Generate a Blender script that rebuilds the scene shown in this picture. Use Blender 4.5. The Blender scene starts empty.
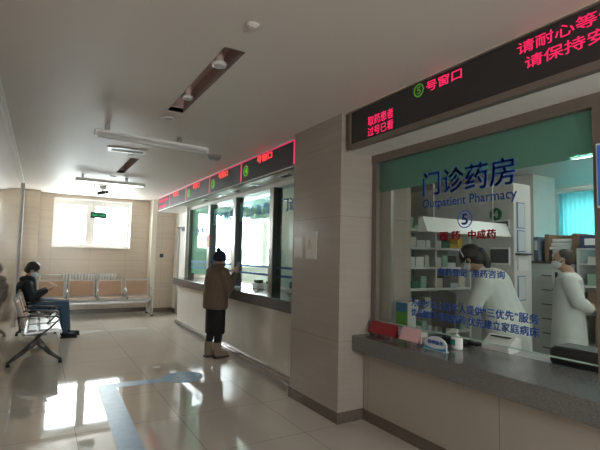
import bpy, bmesh, math, random
from mathutils import Vector, Matrix
random.seed(7)
C = bpy.context.scene.collection
PI = math.pi
# ------------------------------------------------------------------ camera
sc = bpy.context.scene
cam_d = bpy.data.cameras.new('camera'); cam = bpy.data.objects.new('camera', cam_d); C.objects.link(cam)
CR = Vector((.8594, -.5108, .0218)).normalized()
CF = Vector((math.sin(.535248)*math.cos(.0711547), math.cos(.535248)*math.cos(.0711547), math.sin(.0711547)))
yaw, pitch, roll = .535248, .0711547, .0218128
f_ = CF; r_ = Vector((math.cos(yaw), -math.sin(yaw), 0)); u_ = r_.cross(f_)
r2 = math.cos(roll)*r_ + math.sin(roll)*u_; u2 = -math.sin(roll)*r_ + math.cos(roll)*u_
M = Matrix(((r2.x, u2.x, -f_.x, 0), (r2.y, u2.y, -f_.y, 0), (r2.z, u2.z, -f_.z, 1.45), (0, 0, 0, 1)))
cam.matrix_world = M
cam_d.sensor_width = 36; cam_d.lens = 435.486/600*36; cam_d.clip_start = .02
sc.camera = cam
# ------------------------------------------------------------------ world, light, exposure
sc.view_settings.view_transform = 'Standard'; sc.view_settings.look = 'None'
sc.view_settings.exposure = .70
sc.cycles.max_bounces = 12; sc.cycles.diffuse_bounces = 7; sc.cycles.transparent_max_bounces = 16; sc.view_settings.gamma = 1.0
w = bpy.data.worlds.new('sky'); sc.world = w; w.use_nodes = True
bg = w.node_tree.nodes['Background']; bg.inputs[0].default_value = (.93, .99, 1, 1); bg.inputs[1].default_value = 18.0
def portal(loc, rot, sx, sy):
    l = bpy.data.lights.new('portal', 'AREA'); l.shape = 'RECTANGLE'; l.size = sx; l.size_y = sy
    l.cycles.is_portal = True
    o = bpy.data.objects.new('portal', l); o.location = loc; o.rotation_euler = rot; C.objects.link(o)
portal((1.05, 11.62, 2.1), (-PI/2, 0, 0), 1.8, 1.3)
portal((5.25, 11.62, 1.85), (-PI/2, 0, 0), 2.8, 1.6)
portal((.95, -3.02, 1.55), (PI/2, 0, 0), 1.2, 1.1)
portal((8.02, 3.1, 1.8), (0, PI/2, 0), 1.9, 2.7)

# ------------------------------------------------------------------ materials
def mat(name, col, rough=.6, metal=0., spec=.5, var=.04, scale=12., emit=None, es=0., coat=0., bump=0., ior=1.45):
    m = bpy.data.materials.new(name); m.use_nodes = True
    nt = m.node_tree; b = nt.nodes['Principled BSDF']
    b.inputs['Roughness'].default_value = rough; b.inputs['Metallic'].default_value = metal
    b.inputs['Specular IOR Level'].default_value = spec; b.inputs['Coat Weight'].default_value = coat
    b.inputs['IOR'].default_value = ior
    c = (*col, 1)
    tc = nt.nodes.new('ShaderNodeTexCoord'); n = nt.nodes.new('ShaderNodeTexNoise')
    n.inputs['Scale'].default_value = scale; n.inputs['Detail'].default_value = 3
    nt.links.new(tc.outputs['Object'], n.inputs['Vector'])
    mx = nt.nodes.new('ShaderNodeMix'); mx.data_type = 'RGBA'
    mx.inputs[6].default_value = (*[max(0, x*(1-var*2)) for x in col], 1)
    mx.inputs[7].default_value = (*[min(1, x*(1+var*2)) for x in col], 1)
    nt.links.new(n.outputs['Fac'], mx.inputs[0]); nt.links.new(mx.outputs[2], b.inputs['Base Color'])
    if emit: b.inputs['Emission Color'].default_value = (*emit, 1); b.inputs['Emission Strength'].default_value = es
    if bump:
        bp = nt.nodes.new('ShaderNodeBump'); bp.inputs['Strength'].default_value = bump; bp.inputs['Distance'].default_value = .01
        nt.links.new(n.outputs['Fac'], bp.inputs['Height']); nt.links.new(bp.outputs['Normal'], b.inputs['Normal'])
    m['col_out'] = 0
    return m
def tile_mat(name, col, joint, periods, rough=.15, var=.05, jw=.006, coat=0., ior=1.45, streak=None):
    """periods: {axis: (offset, period)}: thin joints at coordinate = offset + k*period"""
    m = mat(name, col, rough, var=var, scale=1.3, coat=coat, ior=ior)
    nt = m.node_tree; b = nt.nodes['Principled BSDF']
    src = b.inputs['Base Color'].links[0].from_socket
    geo = nt.nodes.new('ShaderNodeNewGeometry'); sep = nt.nodes.new('ShaderNodeSeparateXYZ')
    nt.links.new(geo.outputs['Position'], sep.inputs[0])
    if streak:
        mp = nt.nodes.new('ShaderNodeMapping'); mp.inputs['Scale'].default_value = streak
        nz = nt.nodes.new('ShaderNodeTexNoise'); nz.inputs['Scale'].default_value = 2; nz.inputs['Detail'].default_value = 5
        nt.links.new(geo.outputs['Position'], mp.inputs[0]); nt.links.new(mp.outputs[0], nz.inputs['Vector'])
        mr = nt.nodes.new('ShaderNodeMapRange'); mr.inputs[3].default_value = .88; mr.inputs[4].default_value = 1.12
        nt.links.new(nz.outputs['Fac'], mr.inputs[0])
        mm = nt.nodes.new('ShaderNodeMix'); mm.data_type = 'RGBA'; mm.blend_type = 'MULTIPLY'; mm.inputs[0].default_value = 1
        nt.links.new(src, mm.inputs[6]); nt.links.new(mr.outputs[0], mm.inputs[7]); src = mm.outputs[2]
    acc = None
    for ax, (off, per) in periods.items():
        a = nt.nodes.new('ShaderNodeMath'); a.operation = 'SUBTRACT'; a.inputs[1].default_value = off - jw/2
        nt.links.new(sep.outputs['XYZ'.index(ax)], a.inputs[0])
        d = nt.nodes.new('ShaderNodeMath'); d.operation = 'FLOORED_MODULO'; d.inputs[1].default_value = per
        nt.links.new(a.outputs[0], d.inputs[0])
        l = nt.nodes.new('ShaderNodeMath'); l.operation = 'LESS_THAN'; l.inputs[1].default_value = jw
        nt.links.new(d.outputs[0], l.inputs[0])
        if acc is None: acc = l.outputs[0]
        else:
            x = nt.nodes.new('ShaderNodeMath'); x.operation = 'MAXIMUM'
            nt.links.new(acc, x.inputs[0]); nt.links.new(l.outputs[0], x.inputs[1]); acc = x.outputs[0]
    mx = nt.nodes.new('ShaderNodeMix'); mx.data_type = 'RGBA'; mx.inputs[7].default_value = (*joint, 1)
    nt.links.new(acc, mx.inputs[0]); nt.links.new(src, mx.inputs[6]); nt.links.new(mx.outputs[2], b.inputs['Base Color'])
    return m
def glass_mat(name, tint, base=.0, ior=1.5, haze=None, hz=0.):
    m = bpy.data.materials.new(name); m.use_nodes = True; nt = m.node_tree; nt.nodes.clear()
    out = nt.nodes.new('ShaderNodeOutputMaterial'); tr = nt.nodes.new('ShaderNodeBsdfTransparent'); tr.inputs[0].default_value = (*tint, 1)
    gl = nt.nodes.new('ShaderNodeBsdfGlossy'); gl.inputs['Roughness'].default_value = .01
    fr = nt.nodes.new('ShaderNodeFresnel'); fr.inputs[0].default_value = ior
    mr = nt.nodes.new('ShaderNodeMapRange'); mr.inputs[3].default_value = base; mr.inputs[4].default_value = 1
    nt.links.new(fr.outputs[0], mr.inputs[0])
    ge = nt.nodes.new('ShaderNodeNewGeometry'); inv = nt.nodes.new('ShaderNodeMath'); inv.operation = 'SUBTRACT'; inv.inputs[0].default_value = 1
    nt.links.new(ge.outputs['Backfacing'], inv.inputs[1]); mu_ = nt.nodes.new('ShaderNodeMath'); mu_.operation = 'MULTIPLY'
    nt.links.new(mr.outputs[0], mu_.inputs[0]); nt.links.new(inv.outputs[0], mu_.inputs[1])
    mx = nt.nodes.new('ShaderNodeMixShader'); nt.links.new(mu_.outputs[0], mx.inputs[0])
    last = tr.outputs[0]
    if haze:
        df = nt.nodes.new('ShaderNodeBsdfDiffuse'); df.inputs[0].default_value = (*haze, 1)
        tl = nt.nodes.new('ShaderNodeBsdfTranslucent'); tl.inputs[0].default_value = (*haze, 1)
        m2 = nt.nodes.new('ShaderNodeMixShader'); m2.inputs[0].default_value = .5
        nt.links.new(df.outputs[0], m2.inputs[1]); nt.links.new(tl.outputs[0], m2.inputs[2])
        m3 = nt.nodes.new('ShaderNodeMixShader'); m3.inputs[0].default_value = hz
        nt.links.new(last, m3.inputs[1]); nt.links.new(m2.outputs[0], m3.inputs[2]); last = m3.outputs[0]
    nt.links.new(last, mx.inputs[1]); nt.links.new(gl.outputs[0], mx.inputs[2]); nt.links.new(mx.outputs[0], out.inputs[0])
    return m
def emit_mat(name, col, s):
    return mat(name, tuple(c*.3 for c in col), .5, emit=col, es=s)

FLOOR = tile_mat('floor_tile', (.58, .53, .475), (.28, .24, .2), {'X': (1.96-4.1, .82), 'Y': (3.97-8.2, .82)}, rough=.045, jw=.005, ior=1.6)
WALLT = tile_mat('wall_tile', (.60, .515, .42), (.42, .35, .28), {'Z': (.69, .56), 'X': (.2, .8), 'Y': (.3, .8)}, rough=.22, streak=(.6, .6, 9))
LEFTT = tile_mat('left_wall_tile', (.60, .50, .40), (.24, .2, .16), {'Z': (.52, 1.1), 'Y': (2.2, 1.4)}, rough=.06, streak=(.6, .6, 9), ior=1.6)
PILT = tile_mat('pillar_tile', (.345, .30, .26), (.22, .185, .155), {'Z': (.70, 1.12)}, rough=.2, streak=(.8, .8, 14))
BASEF = tile_mat('counter_tile_lit', (.72, .68, .62), (.46, .36, .32), {'Y': (.5, 1.3)}, rough=.12)  # counter tile again, with the brighter light at the far end painted into it
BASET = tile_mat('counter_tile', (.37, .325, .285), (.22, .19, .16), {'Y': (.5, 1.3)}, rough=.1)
CEIL = mat('ceiling_paint', (.60, .54, .495), .55, var=.012, scale=2)
WHITEP = mat('white_paint', (.72, .70, .66), .5)
PLASTIC = mat('white_plastic', (.86, .86, .84), .35)
FRAMEW = mat('window_frame_white', (.82, .80, .76), .35)
PLINTH = mat('dark_plinth_stone', (.125, .10, .082), .25, var=.15, scale=60)
GRANITE = mat('speckled_granite', (.15, .145, .14), .16, var=.35, scale=160)
CHROME = mat('brushed_steel', (.62, .61, .60), .22, 1.)
STEEL = mat('satin_steel', (.50, .49, .47), .33, 1.)
SILVER = mat('silver_painted_metal', (.55, .55, .54), .35, .6)
DARKMET = mat('dark_grey_metal', (.09, .09, .095), .4, .4)
BRONZE = mat('bronze_metal_trim', (.22, .185, .16), .35, .5)
SCREEN = mat('led_screen_black', (.045, .04, .04), .5, spec=.25)
LEDR = emit_mat('led_red', (1, .03, .15), .5)
LEDO = emit_mat('led_orange_red', (1, .06, .05), .75)
LEDG = emit_mat('led_green', (.13, .42, .05), .25)
LEDG2 = emit_mat('led_bright_green', (.2, .75, .02), .35)
EXITG = emit_mat('exit_green', (.03, .8, .3), .8)
BLUEL = mat('blue_vinyl', (.07, .20, .75), .5)
BLUEP = mat('pale_blue_vinyl', (.12, .25, .55), .5)
REDL = mat('red_vinyl', (.6, .02, .05), .5)
BEIGE = mat('beige_leatherette', (.42, .28, .195), .45)
BLACKP = mat('black_plastic', (.02, .02, .022), .4)
GLASS = glass_mat('counter_glass', (.93, .955, .94), .02, 1.5)
GLASSF = glass_mat('office_glass', (.86, .95, .93), .03, 1.5)
GLASSW = glass_mat('window_glass', (.95, .98, .98), .02, 1.45)
FILM = glass_mat('frosted_green_film', (.30, .52, .44), .01, 1.4, (.24, .44, .37), .6)
FILMP = glass_mat('pale_green_film', (.7, .9, .82), .01, 1.4, (.50, .72, .62), .86)
FLOORBLUE = mat('blue_floor_vinyl', (.24, .39, .58), .38, var=.1)
CARD = mat('cardboard', (.22, .14, .09), .8)
PAPER = mat('white_paper', (.72, .72, .70), .7)
MACHW = mat('machine_white', (.62, .62, .60), .4)
SKIN = mat('skin', (.45, .27, .19), .5)
EYE = mat('eye_dark', (.03, .02, .02), .2)
HAIR = mat('black_hair', (.014, .012, .013), .45)
MASK = mat('face_mask_fabric', (.55, .66, .70), .8)
COATW = mat('white_cotton_coat', (.62, .66, .64), .8)
TRAYM = mat('ceiling_tray_pinkish_board', (.48, .33, .31), .5)

# ------------------------------------------------------------------ mesh helpers
def bm_new(): return bmesh.new()
def box(bm, x0, x1, y0, y1, z0, z1, bev=0.):
    if x0 > x1: x0, x1 = x1, x0
    if y0 > y1: y0, y1 = y1, y0
    if z0 > z1: z0, z1 = z1, z0
    g = bmesh.ops.create_cube(bm, size=1)
    vs = g['verts']
    bmesh.ops.scale(bm, vec=(x1-x0, y1-y0, z1-z0), verts=vs)
    bmesh.ops.translate(bm, vec=((x0+x1)/2, (y0+y1)/2, (z0+z1)/2), verts=vs)
    if bev:
        es = list({e for v in vs for e in v.link_edges})
        bmesh.ops.bevel(bm, geom=es, offset=bev, segments=2, profile=.5, affect='EDGES', clamp_overlap=True)
    return bm
def tube(bm, p0, p1, r0, r1=None, seg=12, caps=True):
    r1 = r0 if r1 is None else r1
    p0, p1 = Vector(p0), Vector(p1); d = p1-p0
    if d.length < 1e-6: return bm
    g = bmesh.ops.create_cone(bm, cap_ends=caps, segments=seg, radius1=r0, radius2=r1, depth=d.length)
    q = Vector((0, 0, 1)).rotation_difference(d.normalized()).to_matrix().to_4x4()
    bmesh.ops.transform(bm, matrix=Matrix.Translation((p0+p1)/2) @ q, verts=g['verts'])
    return bm
def ball(bm, c, r, sub=3, rot=None):
    if not hasattr(r, '__len__'): r = (r, r, r)
    g = bmesh.ops.create_uvsphere(bm, u_segments=20, v_segments=12, radius=1)
    m = Matrix.Translation(Vector(c)) @ (rot.to_4x4() if rot else Matrix.Identity(4)) @ Matrix.Diagonal((*r, 1))
    bmesh.ops.transform(bm, matrix=m, verts=g['verts'])
    return bm
def cap(bm, p0, p1, r0, r1=None):
    r1 = r0 if r1 is None else r1
    tube(bm, p0, p1, r0, r1, 14); ball(bm, p0, r0); ball(bm, p1, r1); return bm
def chain(bm, pts, rs):
    for i in range(len(pts)-1): cap(bm, pts[i], pts[i+1], rs[i], rs[i+1])
    return bm
def prism(bm, pts, axis, a0, a1):
    """polygon pts in the two other axes, extruded along axis"""
    def mk(p, a):
        if axis == 'X': return (a, p[0], p[1])
        if axis == 'Y': return (p[0], a, p[1])
        return (p[0], p[1], a)
    v0 = [bm.verts.new(mk(p, a0)) for p in pts]; v1 = [bm.verts.new(mk(p, a1)) for p in pts]
    bm.faces.new(v0); bm.faces.new(v1[::-1])
    n = len(pts)
    for i in range(n): bm.faces.new((v0[i], v1[i], v1[(i+1) % n], v0[(i+1) % n]))
    bmesh.ops.recalc_face_normals(bm, faces=bm.faces)
    return bm
def ringloft(bm, rings, seg=24):
    """rings: (centre, rx, ry[, rot]) closed loft"""
    loops = []
    for rg in rings:
        c, rx, ry = Vector(rg[0]), rg[1], rg[2]; a0 = rg[3] if len(rg) > 3 else 0
        lp = []
        for i in range(seg):
            a = 2*PI*i/seg; x, y = rx*math.cos(a), ry*math.sin(a)
            lp.append(bm.verts.new(c + Vector((x*math.cos(a0)-y*math.sin(a0), x*math.sin(a0)+y*math.cos(a0), 0))))
        loops.append(lp)
    for a, b in zip(loops, loops[1:]):
        for i in range(seg): bm.faces.new((a[i], a[(i+1) % seg], b[(i+1) % seg], b[i]))
    bm.faces.new(loops[0][::-1]); bm.faces.new(loops[-1])
    bmesh.ops.recalc_face_normals(bm, faces=bm.faces)
    return bm
def obj(name, bm, m, parent=None, smooth=False, at=None, label=None):
    """link bm (in the parent's local frame) as one object; at = own origin, in that frame"""
    if at is not None: bmesh.ops.translate(bm, vec=-Vector(at), verts=bm.verts)
    me = bpy.data.meshes.new(name); bm.to_mesh(me); bm.free()
    me.materials.append(m)
    if smooth:
        for p in me.polygons: p.use_smooth = True
    o = bpy.data.objects.new(name, me); C.objects.link(o)
    if parent: o.parent = parent
    if at is not None: o.location = at
    if label: o['label'] = label
    return o
def tag(o, label=None, cat=None, group=None, kind=None):
    if label: o['label'] = label
    if cat: o['category'] = cat
    if group: o['group'] = group
    if kind: o['kind'] = kind
    return o
def thing(name, label, cat, loc=(0, 0, 0), rz=0, group=None):
    o = bpy.data.objects.new(name, None); C.objects.link(o); o.empty_display_size = .1
    o.location = loc; o.rotation_euler = (0, 0, rz)
    return tag(o, label, cat, group)
def struct(name, bm, m, parent=None, label=None):
    o = obj(name, bm, m, parent)
    if not parent: o['kind'] = 'structure'
    if label: o['label'] = label
    return o
def sthing(name, label=None):
    o = bpy.data.objects.new(name, None); C.objects.link(o); o['kind'] = 'structure'
    if label: o['label'] = label
    return o
def bx(*a, bev=0.): return box(bm_new(), *a, bev=bev)
def copy_tree(o, parent=None):
    c = o.copy(); C.objects.link(c)
    if parent: c.parent = parent
    for ch in list(o.children): copy_tree(ch, c)
    return c
def remesh(name, bm, m, parent=None, vox=.012, smooth=4, at=None):
    if at is not None: bmesh.ops.translate(bm, vec=-Vector(at), verts=bm.verts)
    me = bpy.data.meshes.new(name); bm.to_mesh(me); bm.free()
    o = bpy.data.objects.new(name, me); C.objects.link(o)
    r = o.modifiers.new('r', 'REMESH'); r.mode = 'VOXEL'; r.voxel_size = vox; r.use_smooth_shade = True
    s = o.modifiers.new('s', 'SMOOTH'); s.iterations = smooth; s.factor = .5
    dg = bpy.context.evaluated_depsgraph_get()
    me2 = bpy.data.meshes.new_from_object(o.evaluated_get(dg)); o.modifiers.clear(); o.data = me2
    me2.materials.clear(); me2.materials.append(m)
    for p in me2.polygons: p.use_smooth = True
    if parent: o.parent = parent
    if at is not None: o.location = at
    return o
# text fitted into a rectangle.  face 'X': plane x=const read from -X;  'Y': plane y=const read from -Y; 'Z': on the floor read from -Y
def text(name, body, m, face, c, a0, a1, b0, b1, parent=None, bold=0., depth=.0015, label=None, rot=0.):
    cu = bpy.data.curves.new(name, 'FONT'); cu.body = body; cu.extrude = .02; cu.resolution_u = 3
    o = bpy.data.objects.new(name, cu); C.objects.link(o)
    dg = bpy.context.evaluated_depsgraph_get(); me = bpy.data.meshes.new_from_object(o.evaluated_get(dg))
    bpy.data.objects.remove(o)
    xs = [v.co.x for v in me.vertices]; ys = [v.co.y for v in me.vertices]
    x0, x1, y0, y1 = min(xs), max(xs), min(ys), max(ys)
    if bold:
        base_ = bmesh.new(); base_.from_mesh(me)
        for dx, dy in ((-1, 0), (1, 0), (0, -1), (0, 1)):
            k_ = len(base_.verts); base_.from_mesh(me); base_.verts.ensure_lookup_table()
            for v in base_.verts[k_:]: v.co.x += dx*bold; v.co.y += dy*bold
        base_.to_mesh(me); base_.free()
    for v in me.vertices:
        s = (v.co.x-x0)/(x1-x0); t = (v.co.y-y0)/(y1-y0); d = v.co.z/.02*depth
        a = a0+(a1-a0)*s; b = b0+(b1-b0)*t
        if face == 'X': v.co = (c-d, a, b)
        elif face == 'Y': v.co = (a, c-d, b)
        else: v.co = (a, b, c+d)
    me.materials.clear(); me.materials.append(m)
    o = bpy.data.objects.new(name, me); C.objects.link(o)
    if parent: o.parent = parent
    if label: o['label'] = label
    return o
def ringX(bm, x, y, z, r, wd, d=.002, seg=28):
    """flat ring in an x=const plane"""
    outer = [(y+r*math.cos(2*PI*i/seg), z+r*math.sin(2*PI*i/seg)) for i in range(seg)]
    inner = [(y+(r-wd)*math.cos(2*PI*i/seg), z+(r-wd)*math.sin(2*PI*i/seg)) for i in range(seg)]
    for xx, fl in ((x-d, 1), (x, 0)):
        a = [bm.verts.new((xx, *p)) for p in outer]; b = [bm.verts.new((xx, *p)) for p in inner]
        for i in range(seg):
            j = (i+1) % seg; f = (a[i], a[j], b[j], b[i]); bm.faces.new(f if fl else f[::-1])
    return bm

# ------------------------------------------------------------------ SETTING: shell
H = 2.76
struct('floor', bx(-.6, 8.3, -3.3, 11.75, -.12, 0), FLOOR)
# ceiling with two recessed trays
bm = bm_new()
TR = [(.93, 1.075, 2.55, 4.0), (1.0, 1.12, 6.35, 7.65)]
box(bm, -.6, .93, -3.3, 11.75, H, H+.04); box(bm, 1.12, 8.3, -3.3, 11.75, H, H+.04)
box(bm, .93, 1.12, -3.3, 2.55, H, H+.04); box(bm, .93, 1.12, 4.0, 6.35, H, H+.04); box(bm, .93, 1.12, 7.65, 11.75, H, H+.04)
box(bm, 1.075, 1.12, 2.55, 4.0, H, H+.04); box(bm, .93, 1.0, 6.35, 7.65, H, H+.04)
cl = struct('ceiling', bm, CEIL)
for x0, x1, y0, y1 in TR:
    b = bm_new(); t = .02; hh = .13
    box(b, x0-t, x0, y0-t, y1+t, H+.001, H+hh); box(b, x1, x1+t, y0-t, y1+t, H+.001, H+hh)
    box(b, x0, x1, y0-t, y0, H+.001, H+hh); box(b, x0, x1, y1, y1+t, H+.001, H+hh); box(b, x0-t, x1+t, y0-t, y1+t, H+hh, H+hh+.02)
    obj('recessed_tray', b, TRAYM, cl)
struct('wall_left', bx(-.56, -.36, -3.3, 11.4, 0, H), LEFTT)
struct('trim_1', bx(-.36, -.335, -3.1, 9.9, H-.03, H), WHITEP, label='pale strip where left wall meets ceiling')
# steel corner guard / pier on the left wall
struct('trim_2', bx(-.36, -.325, 9.85, 9.97, 0, H), mat('grey_corner_guard', (.42, .42, .42), .5), label='steel corner guard on the left wall')
struct('wall_left_pier', bx(-.36, -.06, 11.05, 11.4, 0, H), WALLT)
# far wall with window opening
bm = bm_new()
WX0, WX1, WZ0, WZ1 = .20, 1.90, 1.53, 2.68
for a in ((-.56, WX0, 0, H), (WX1, 3.0, 0, H), (WX0, WX1, 0, WZ0), (WX0, WX1, WZ1, H)): box(bm, a[0], a[1], 11.4, 11.6, a[2], a[3])
struct('wall_far', bm, WALLT)
def window(name, plane, c, a0, a1, z0, z1, mull, dep=.2, glassm=GLASSW, off=.1):
    """sash window in a wall of constant c; plane 'Y' or 'X'. Frame sits off behind the wall face"""
    root = sthing(name)
    def bb(bm, u0, u1, v0, v1, w0, w1):
        if plane == 'Y': box(bm, u0, u1, v0, v1, w0, w1)
        else: box(bm, v0, v1, u0, u1, w0, w1)
    bm = bm_new(); d0, d1 = c+off, c+off+.06; t = .06
    bb(bm, a0, a1, d0, d1, z0, z0+t); bb(bm, a0, a1, d0, d1, z1-t-.05, z1)
    bb(bm, a0, a0+t, d0, d1, z0+t, z1-t-.05); bb(bm, a1-t, a1, d0, d1, z0+t, z1-t-.05)
    obj('window_frame', bm, FRAMEW, root)
    es = [a0+t] + [x for m_ in mull for x in (m_[0], m_[1])] + [a1-t]
    for m_ in mull:
        bm = bm_new(); bb(bm, m_[0], m_[1], d0-.01, d1, z0+t, z1-t-.05); obj('mullion', bm, FRAMEW, root)
    for i in range(0, len(es), 2):
        bm = bm_new(); s = .035
        bb(bm, es[i], es[i+1], d0+.005, d0+.045, z0+t, z0+t+s); bb(bm, es[i], es[i+1], d0+.005, d0+.045, z1-t-.05-s, z1-t-.05)
        bb(bm, es[i], es[i]+s, d0+.005, d0+.045, z0+t+s, z1-t-.05-s); bb(bm, es[i+1]-s, es[i+1], d0+.005, d0+.045, z0+t+s, z1-t-.05-s)
        sa = obj('sash', bm, FRAMEW, root)
        bm = bm_new(); bb(bm, es[i]+s, es[i+1]-s, d0+.02, d0+.028, z0+t+s, z1-t-.05-s); obj('pane', bm, glassm, sa)
    bm = bm_new(); bb(bm, a0, a1, c-.03, c+off, z0, z0+.025); obj('window_sill', bm, FRAMEW, root)
    bm = bm_new(); bb(bm, a0, a0+.02, c-.012, c+off, z0+.025, z1); bb(bm, a1-.02, a1, c-.012, c+off, z0+.025, z1); bb(bm, a0, a1, c-.012, c+off, z1-.02, z1)
    obj('window_casing', bm, FRAMEW, root)
    return root
window('window_1', 'Y', 11.4, WX0, WX1, WZ0, WZ1, [(.93, 1.05)])
# right end of the corridor: panel, pier, door wall
struct('wall_far_panel', bx(2.44, 2.9, 11.12, 11.4, 0, H), WALLT)
struct('wall_far_pier', bx(2.33, 2.44, 11.06, 11.4, 0, H), mat('pier_corner_lit', (.74, .68, .58), .35))  # lit corner face: the light on it is painted as lighter cream
struct('wall_right_end', box(box(bx(2.9, 3.0, 9.22, 9.95, 0, H), 2.9, 3.0, 10.75, 11.4, 0, H), 2.9, 3.0, 9.95, 10.75, 2.1, H), WHITEP)
struct('wall_right_return', box(bx(2.62, 2.9, 9.12, 9.22, 0, H), 2.62, 2.9, 9.22, 9.30, 0, .001), WHITEP)
struct('baseboard_right_end', box(bx(2.88, 2.9, 9.22, 9.95, 0, .1), 2.88, 2.9, 10.75, 11.12, 0, .1), BLACKP)
struct('baseboard_far', box(bx(-.06, 2.33, 11.38, 11.4, 0, .1), 2.44, 2.88, 11.1, 11.12, 0, .1), PLINTH)
dr = sthing('door_1')
obj('door_leaf', bx(2.925, 2.965, 9.99, 10.71, .01, 2.06), WHITEP, dr)
obj('door_frame', box(box(bx(2.885, 2.99, 9.95, 9.99, 0, 2.1), 2.885, 2.99, 10.71, 10.75, 0, 2.1), 2.885, 2.99, 9.99, 10.71, 2.06, 2.1), STEEL, dr)
b = bm_new(); box(b, 2.915, 2.925, 10.03, 10.08, .95, 1.2); tube(b, (2.915, 10.055, 1.06), (2.87, 10.055, 1.06), .011); tube(b, (2.87, 10.05, 1.06), (2.87, 10.19, 1.06), .011)
obj('door_handle', b, STEEL, dr)
b = bm_new(); box(b, 2.87, 2.925, 10.1, 10.36, 1.98, 2.04); tube(b, (2.89, 10.2, 2.045), (2.78, 10.42, 2.06), .011); tube(b, (2.78, 10.42, 2.06), (2.89, 10.6, 2.07), .011)
obj('door_closer', b, DARKMET, dr)
# near pillar
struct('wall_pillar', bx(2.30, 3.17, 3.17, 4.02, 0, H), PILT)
struct('baseboard_pillar', box(bx(2.288, 2.30, 3.158, 4.03, 0, .092), 2.30, 2.58, 3.158, 3.17, 0, .092), PLINTH)
# bulkheads over the counters
struct('wall_bulkhead_far', bx(2.39, 2.95, 4.02, 10.62, 2.43, H), WHITEP)
struct('wall_header_far', bx(2.69, 2.86, 4.02, 9.22, 2.37, 2.43), WHITEP)
struct('wall_bulkhead_near', bx(2.38, 2.9, -3.0, 3.17, 2.41, H), WHITEP)
struct('trim_3', bx(2.655, 2.74, -3.0, 3.17, 2.335, 2.41), BRONZE, label='brown metal header above the pharmacy glass')
struct('trim_4', bx(2.355, 2.39, 4.04, 10.6, 2.755, 2.76), WHITEP)
# back wall of the corridor (behind the camera) with an unseen opening added to let daylight in
bm = bm_new()
for a in ((-.56, .35, 0, H), (1.55, 2.7, 0, H), (.35, 1.55, 0, 1.0), (.35, 1.55, 2.1, H)): box(bm, a[0], a[1], -3.2, -3.0, a[2], a[3])
struct('wall_back', bm, WALLT)
# rooms behind the counters
struct('wall_between_rooms', bx(3.42, 8.0, 6.4, 6.5, 0, H), WHITEP)
struct('wall_pharmacy_left', box(bx(3.42, 3.5, 4.02, 6.4, 0, H), 3.17, 3.5, 3.94, 4.02, 0, H), WHITEP)
struct('wall_pharmacy_back', bx(6.32, 6.9, 3.8, 6.4, 0, H), WHITEP)
bm = bm_new()
PW = (1.9, 4.32, .95, 2.66)
for a in ((-3.0, PW[0], 0, H), (PW[1], 6.4, 0, H), (PW[0], PW[1], 0, PW[2]), (PW[0], PW[1], PW[3], H)): box(bm, 8.0, 8.2, a[0], a[1], a[2], a[3])
struct('wall_pharmacy_outer', bm, WHITEP)
window('window_2', 'X', 8.0, *PW[:2], *PW[2:], [(3.05, 3.13)])
struct('wall_pharmacy_end', bx(2.7, 8.2, -3.2, -3.0, 0, H), WHITEP)
bm = bm_new()
for a in ((3.0, 3.9, 0, H), (6.65, 8.3, 0, H), (3.9, 6.65, 0, 1.08), (3.9, 6.65, 2.62, H)): box(bm, a[0], a[1], 11.4, 11.6, a[2], a[3])
struct('wall_office_far', bm, WHITEP)
window('window_3', 'Y', 11.4, 3.9, 6.65, 1.08, 2.62, [(4.6, 4.72), (5.58, 5.7)])
struct('wall_office_outer', bx(7.5, 7.6, 6.5, 11.4, 0, H), WHITEP)

# ------------------------------------------------------------------ COUNTERS
def counter(label, y0, y1, xf, xb, zt, th, base_x, fm, kh, km):
    t = thing('service_counter', label, 'counter', ((xf+xb)/2, (y0+y1)/2, 0))
    ox, oy = -(xf+xb)/2, -(y0+y1)/2
    obj('countertop', bx(xf+ox, xb+ox, y0+oy, y1+oy, zt-th, zt, bev=.006), GRANITE, t)
    obj('front_panel', bx(base_x+ox, base_x+.1+ox, y0+oy, y1+oy, 0, zt-th), fm, t)
    obj('kick_plate', bx(base_x-.014+ox, base_x+ox, y0+oy, y1+oy, 0, kh, bev=.004), km, t)
    return t
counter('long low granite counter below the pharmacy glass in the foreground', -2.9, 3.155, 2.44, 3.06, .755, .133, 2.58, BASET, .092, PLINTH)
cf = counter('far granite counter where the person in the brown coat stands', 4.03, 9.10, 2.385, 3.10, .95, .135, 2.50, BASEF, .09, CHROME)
b = bm_new(); tube(b, (2.475-2.7425, -2.53, .055), (2.475-2.7425, 2.53, .055), .034, seg=14)
obj('foot_rail', b, CHROME, cf, smooth=True)

# ------------------------------------------------------------------ GLASS FRONTS
# near: window_4
g4 = sthing('window_4')
obj('glass_pane', bx(2.70, 2.708, 1.25, 3.10, .88, 2.335), GLASS, g4)
obj('glass_pane', bx(2.70, 2.708, -2.9, 1.17, .88, 2.335), GLASS, g4)
obj('film_band', bx(2.697, 2.6995, 1.25, 3.10, 2.06, 2.335), FILM, g4, label='frosted green band along the glass top')
obj('window_frame', bx(2.66, 2.75, 3.10, 3.16, .755, 2.335), BRONZE, g4)
obj('window_frame', bx(2.715, 2.745, 2.965, 3.10, .755, 2.335), STEEL, g4)
obj('window_frame', bx(2.66, 2.75, 1.17, 1.25, .755, 2.335), BRONZE, g4)
obj('glass_edge', bx(2.698, 2.71, 1.25, 3.10, .872, .88), mat('polished_glass_edge', (.45, .6, .55), .2), g4, label='pale green polished lower edge')
text('lettering', '门诊药房', BLUEL, 'X', 2.696, 2.56, 1.745, 1.965, 2.155, g4, bold=.018)
text('lettering', 'Outpatient Pharmacy', BLUEL, 'X', 2.698, 2.565, 1.735, 1.845, 1.935, g4, bold=.006)
text('lettering', '5', BLUEL, 'X', 2.698, 2.175, 2.125, 1.71, 1.79, g4, bold=.02)
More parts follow.
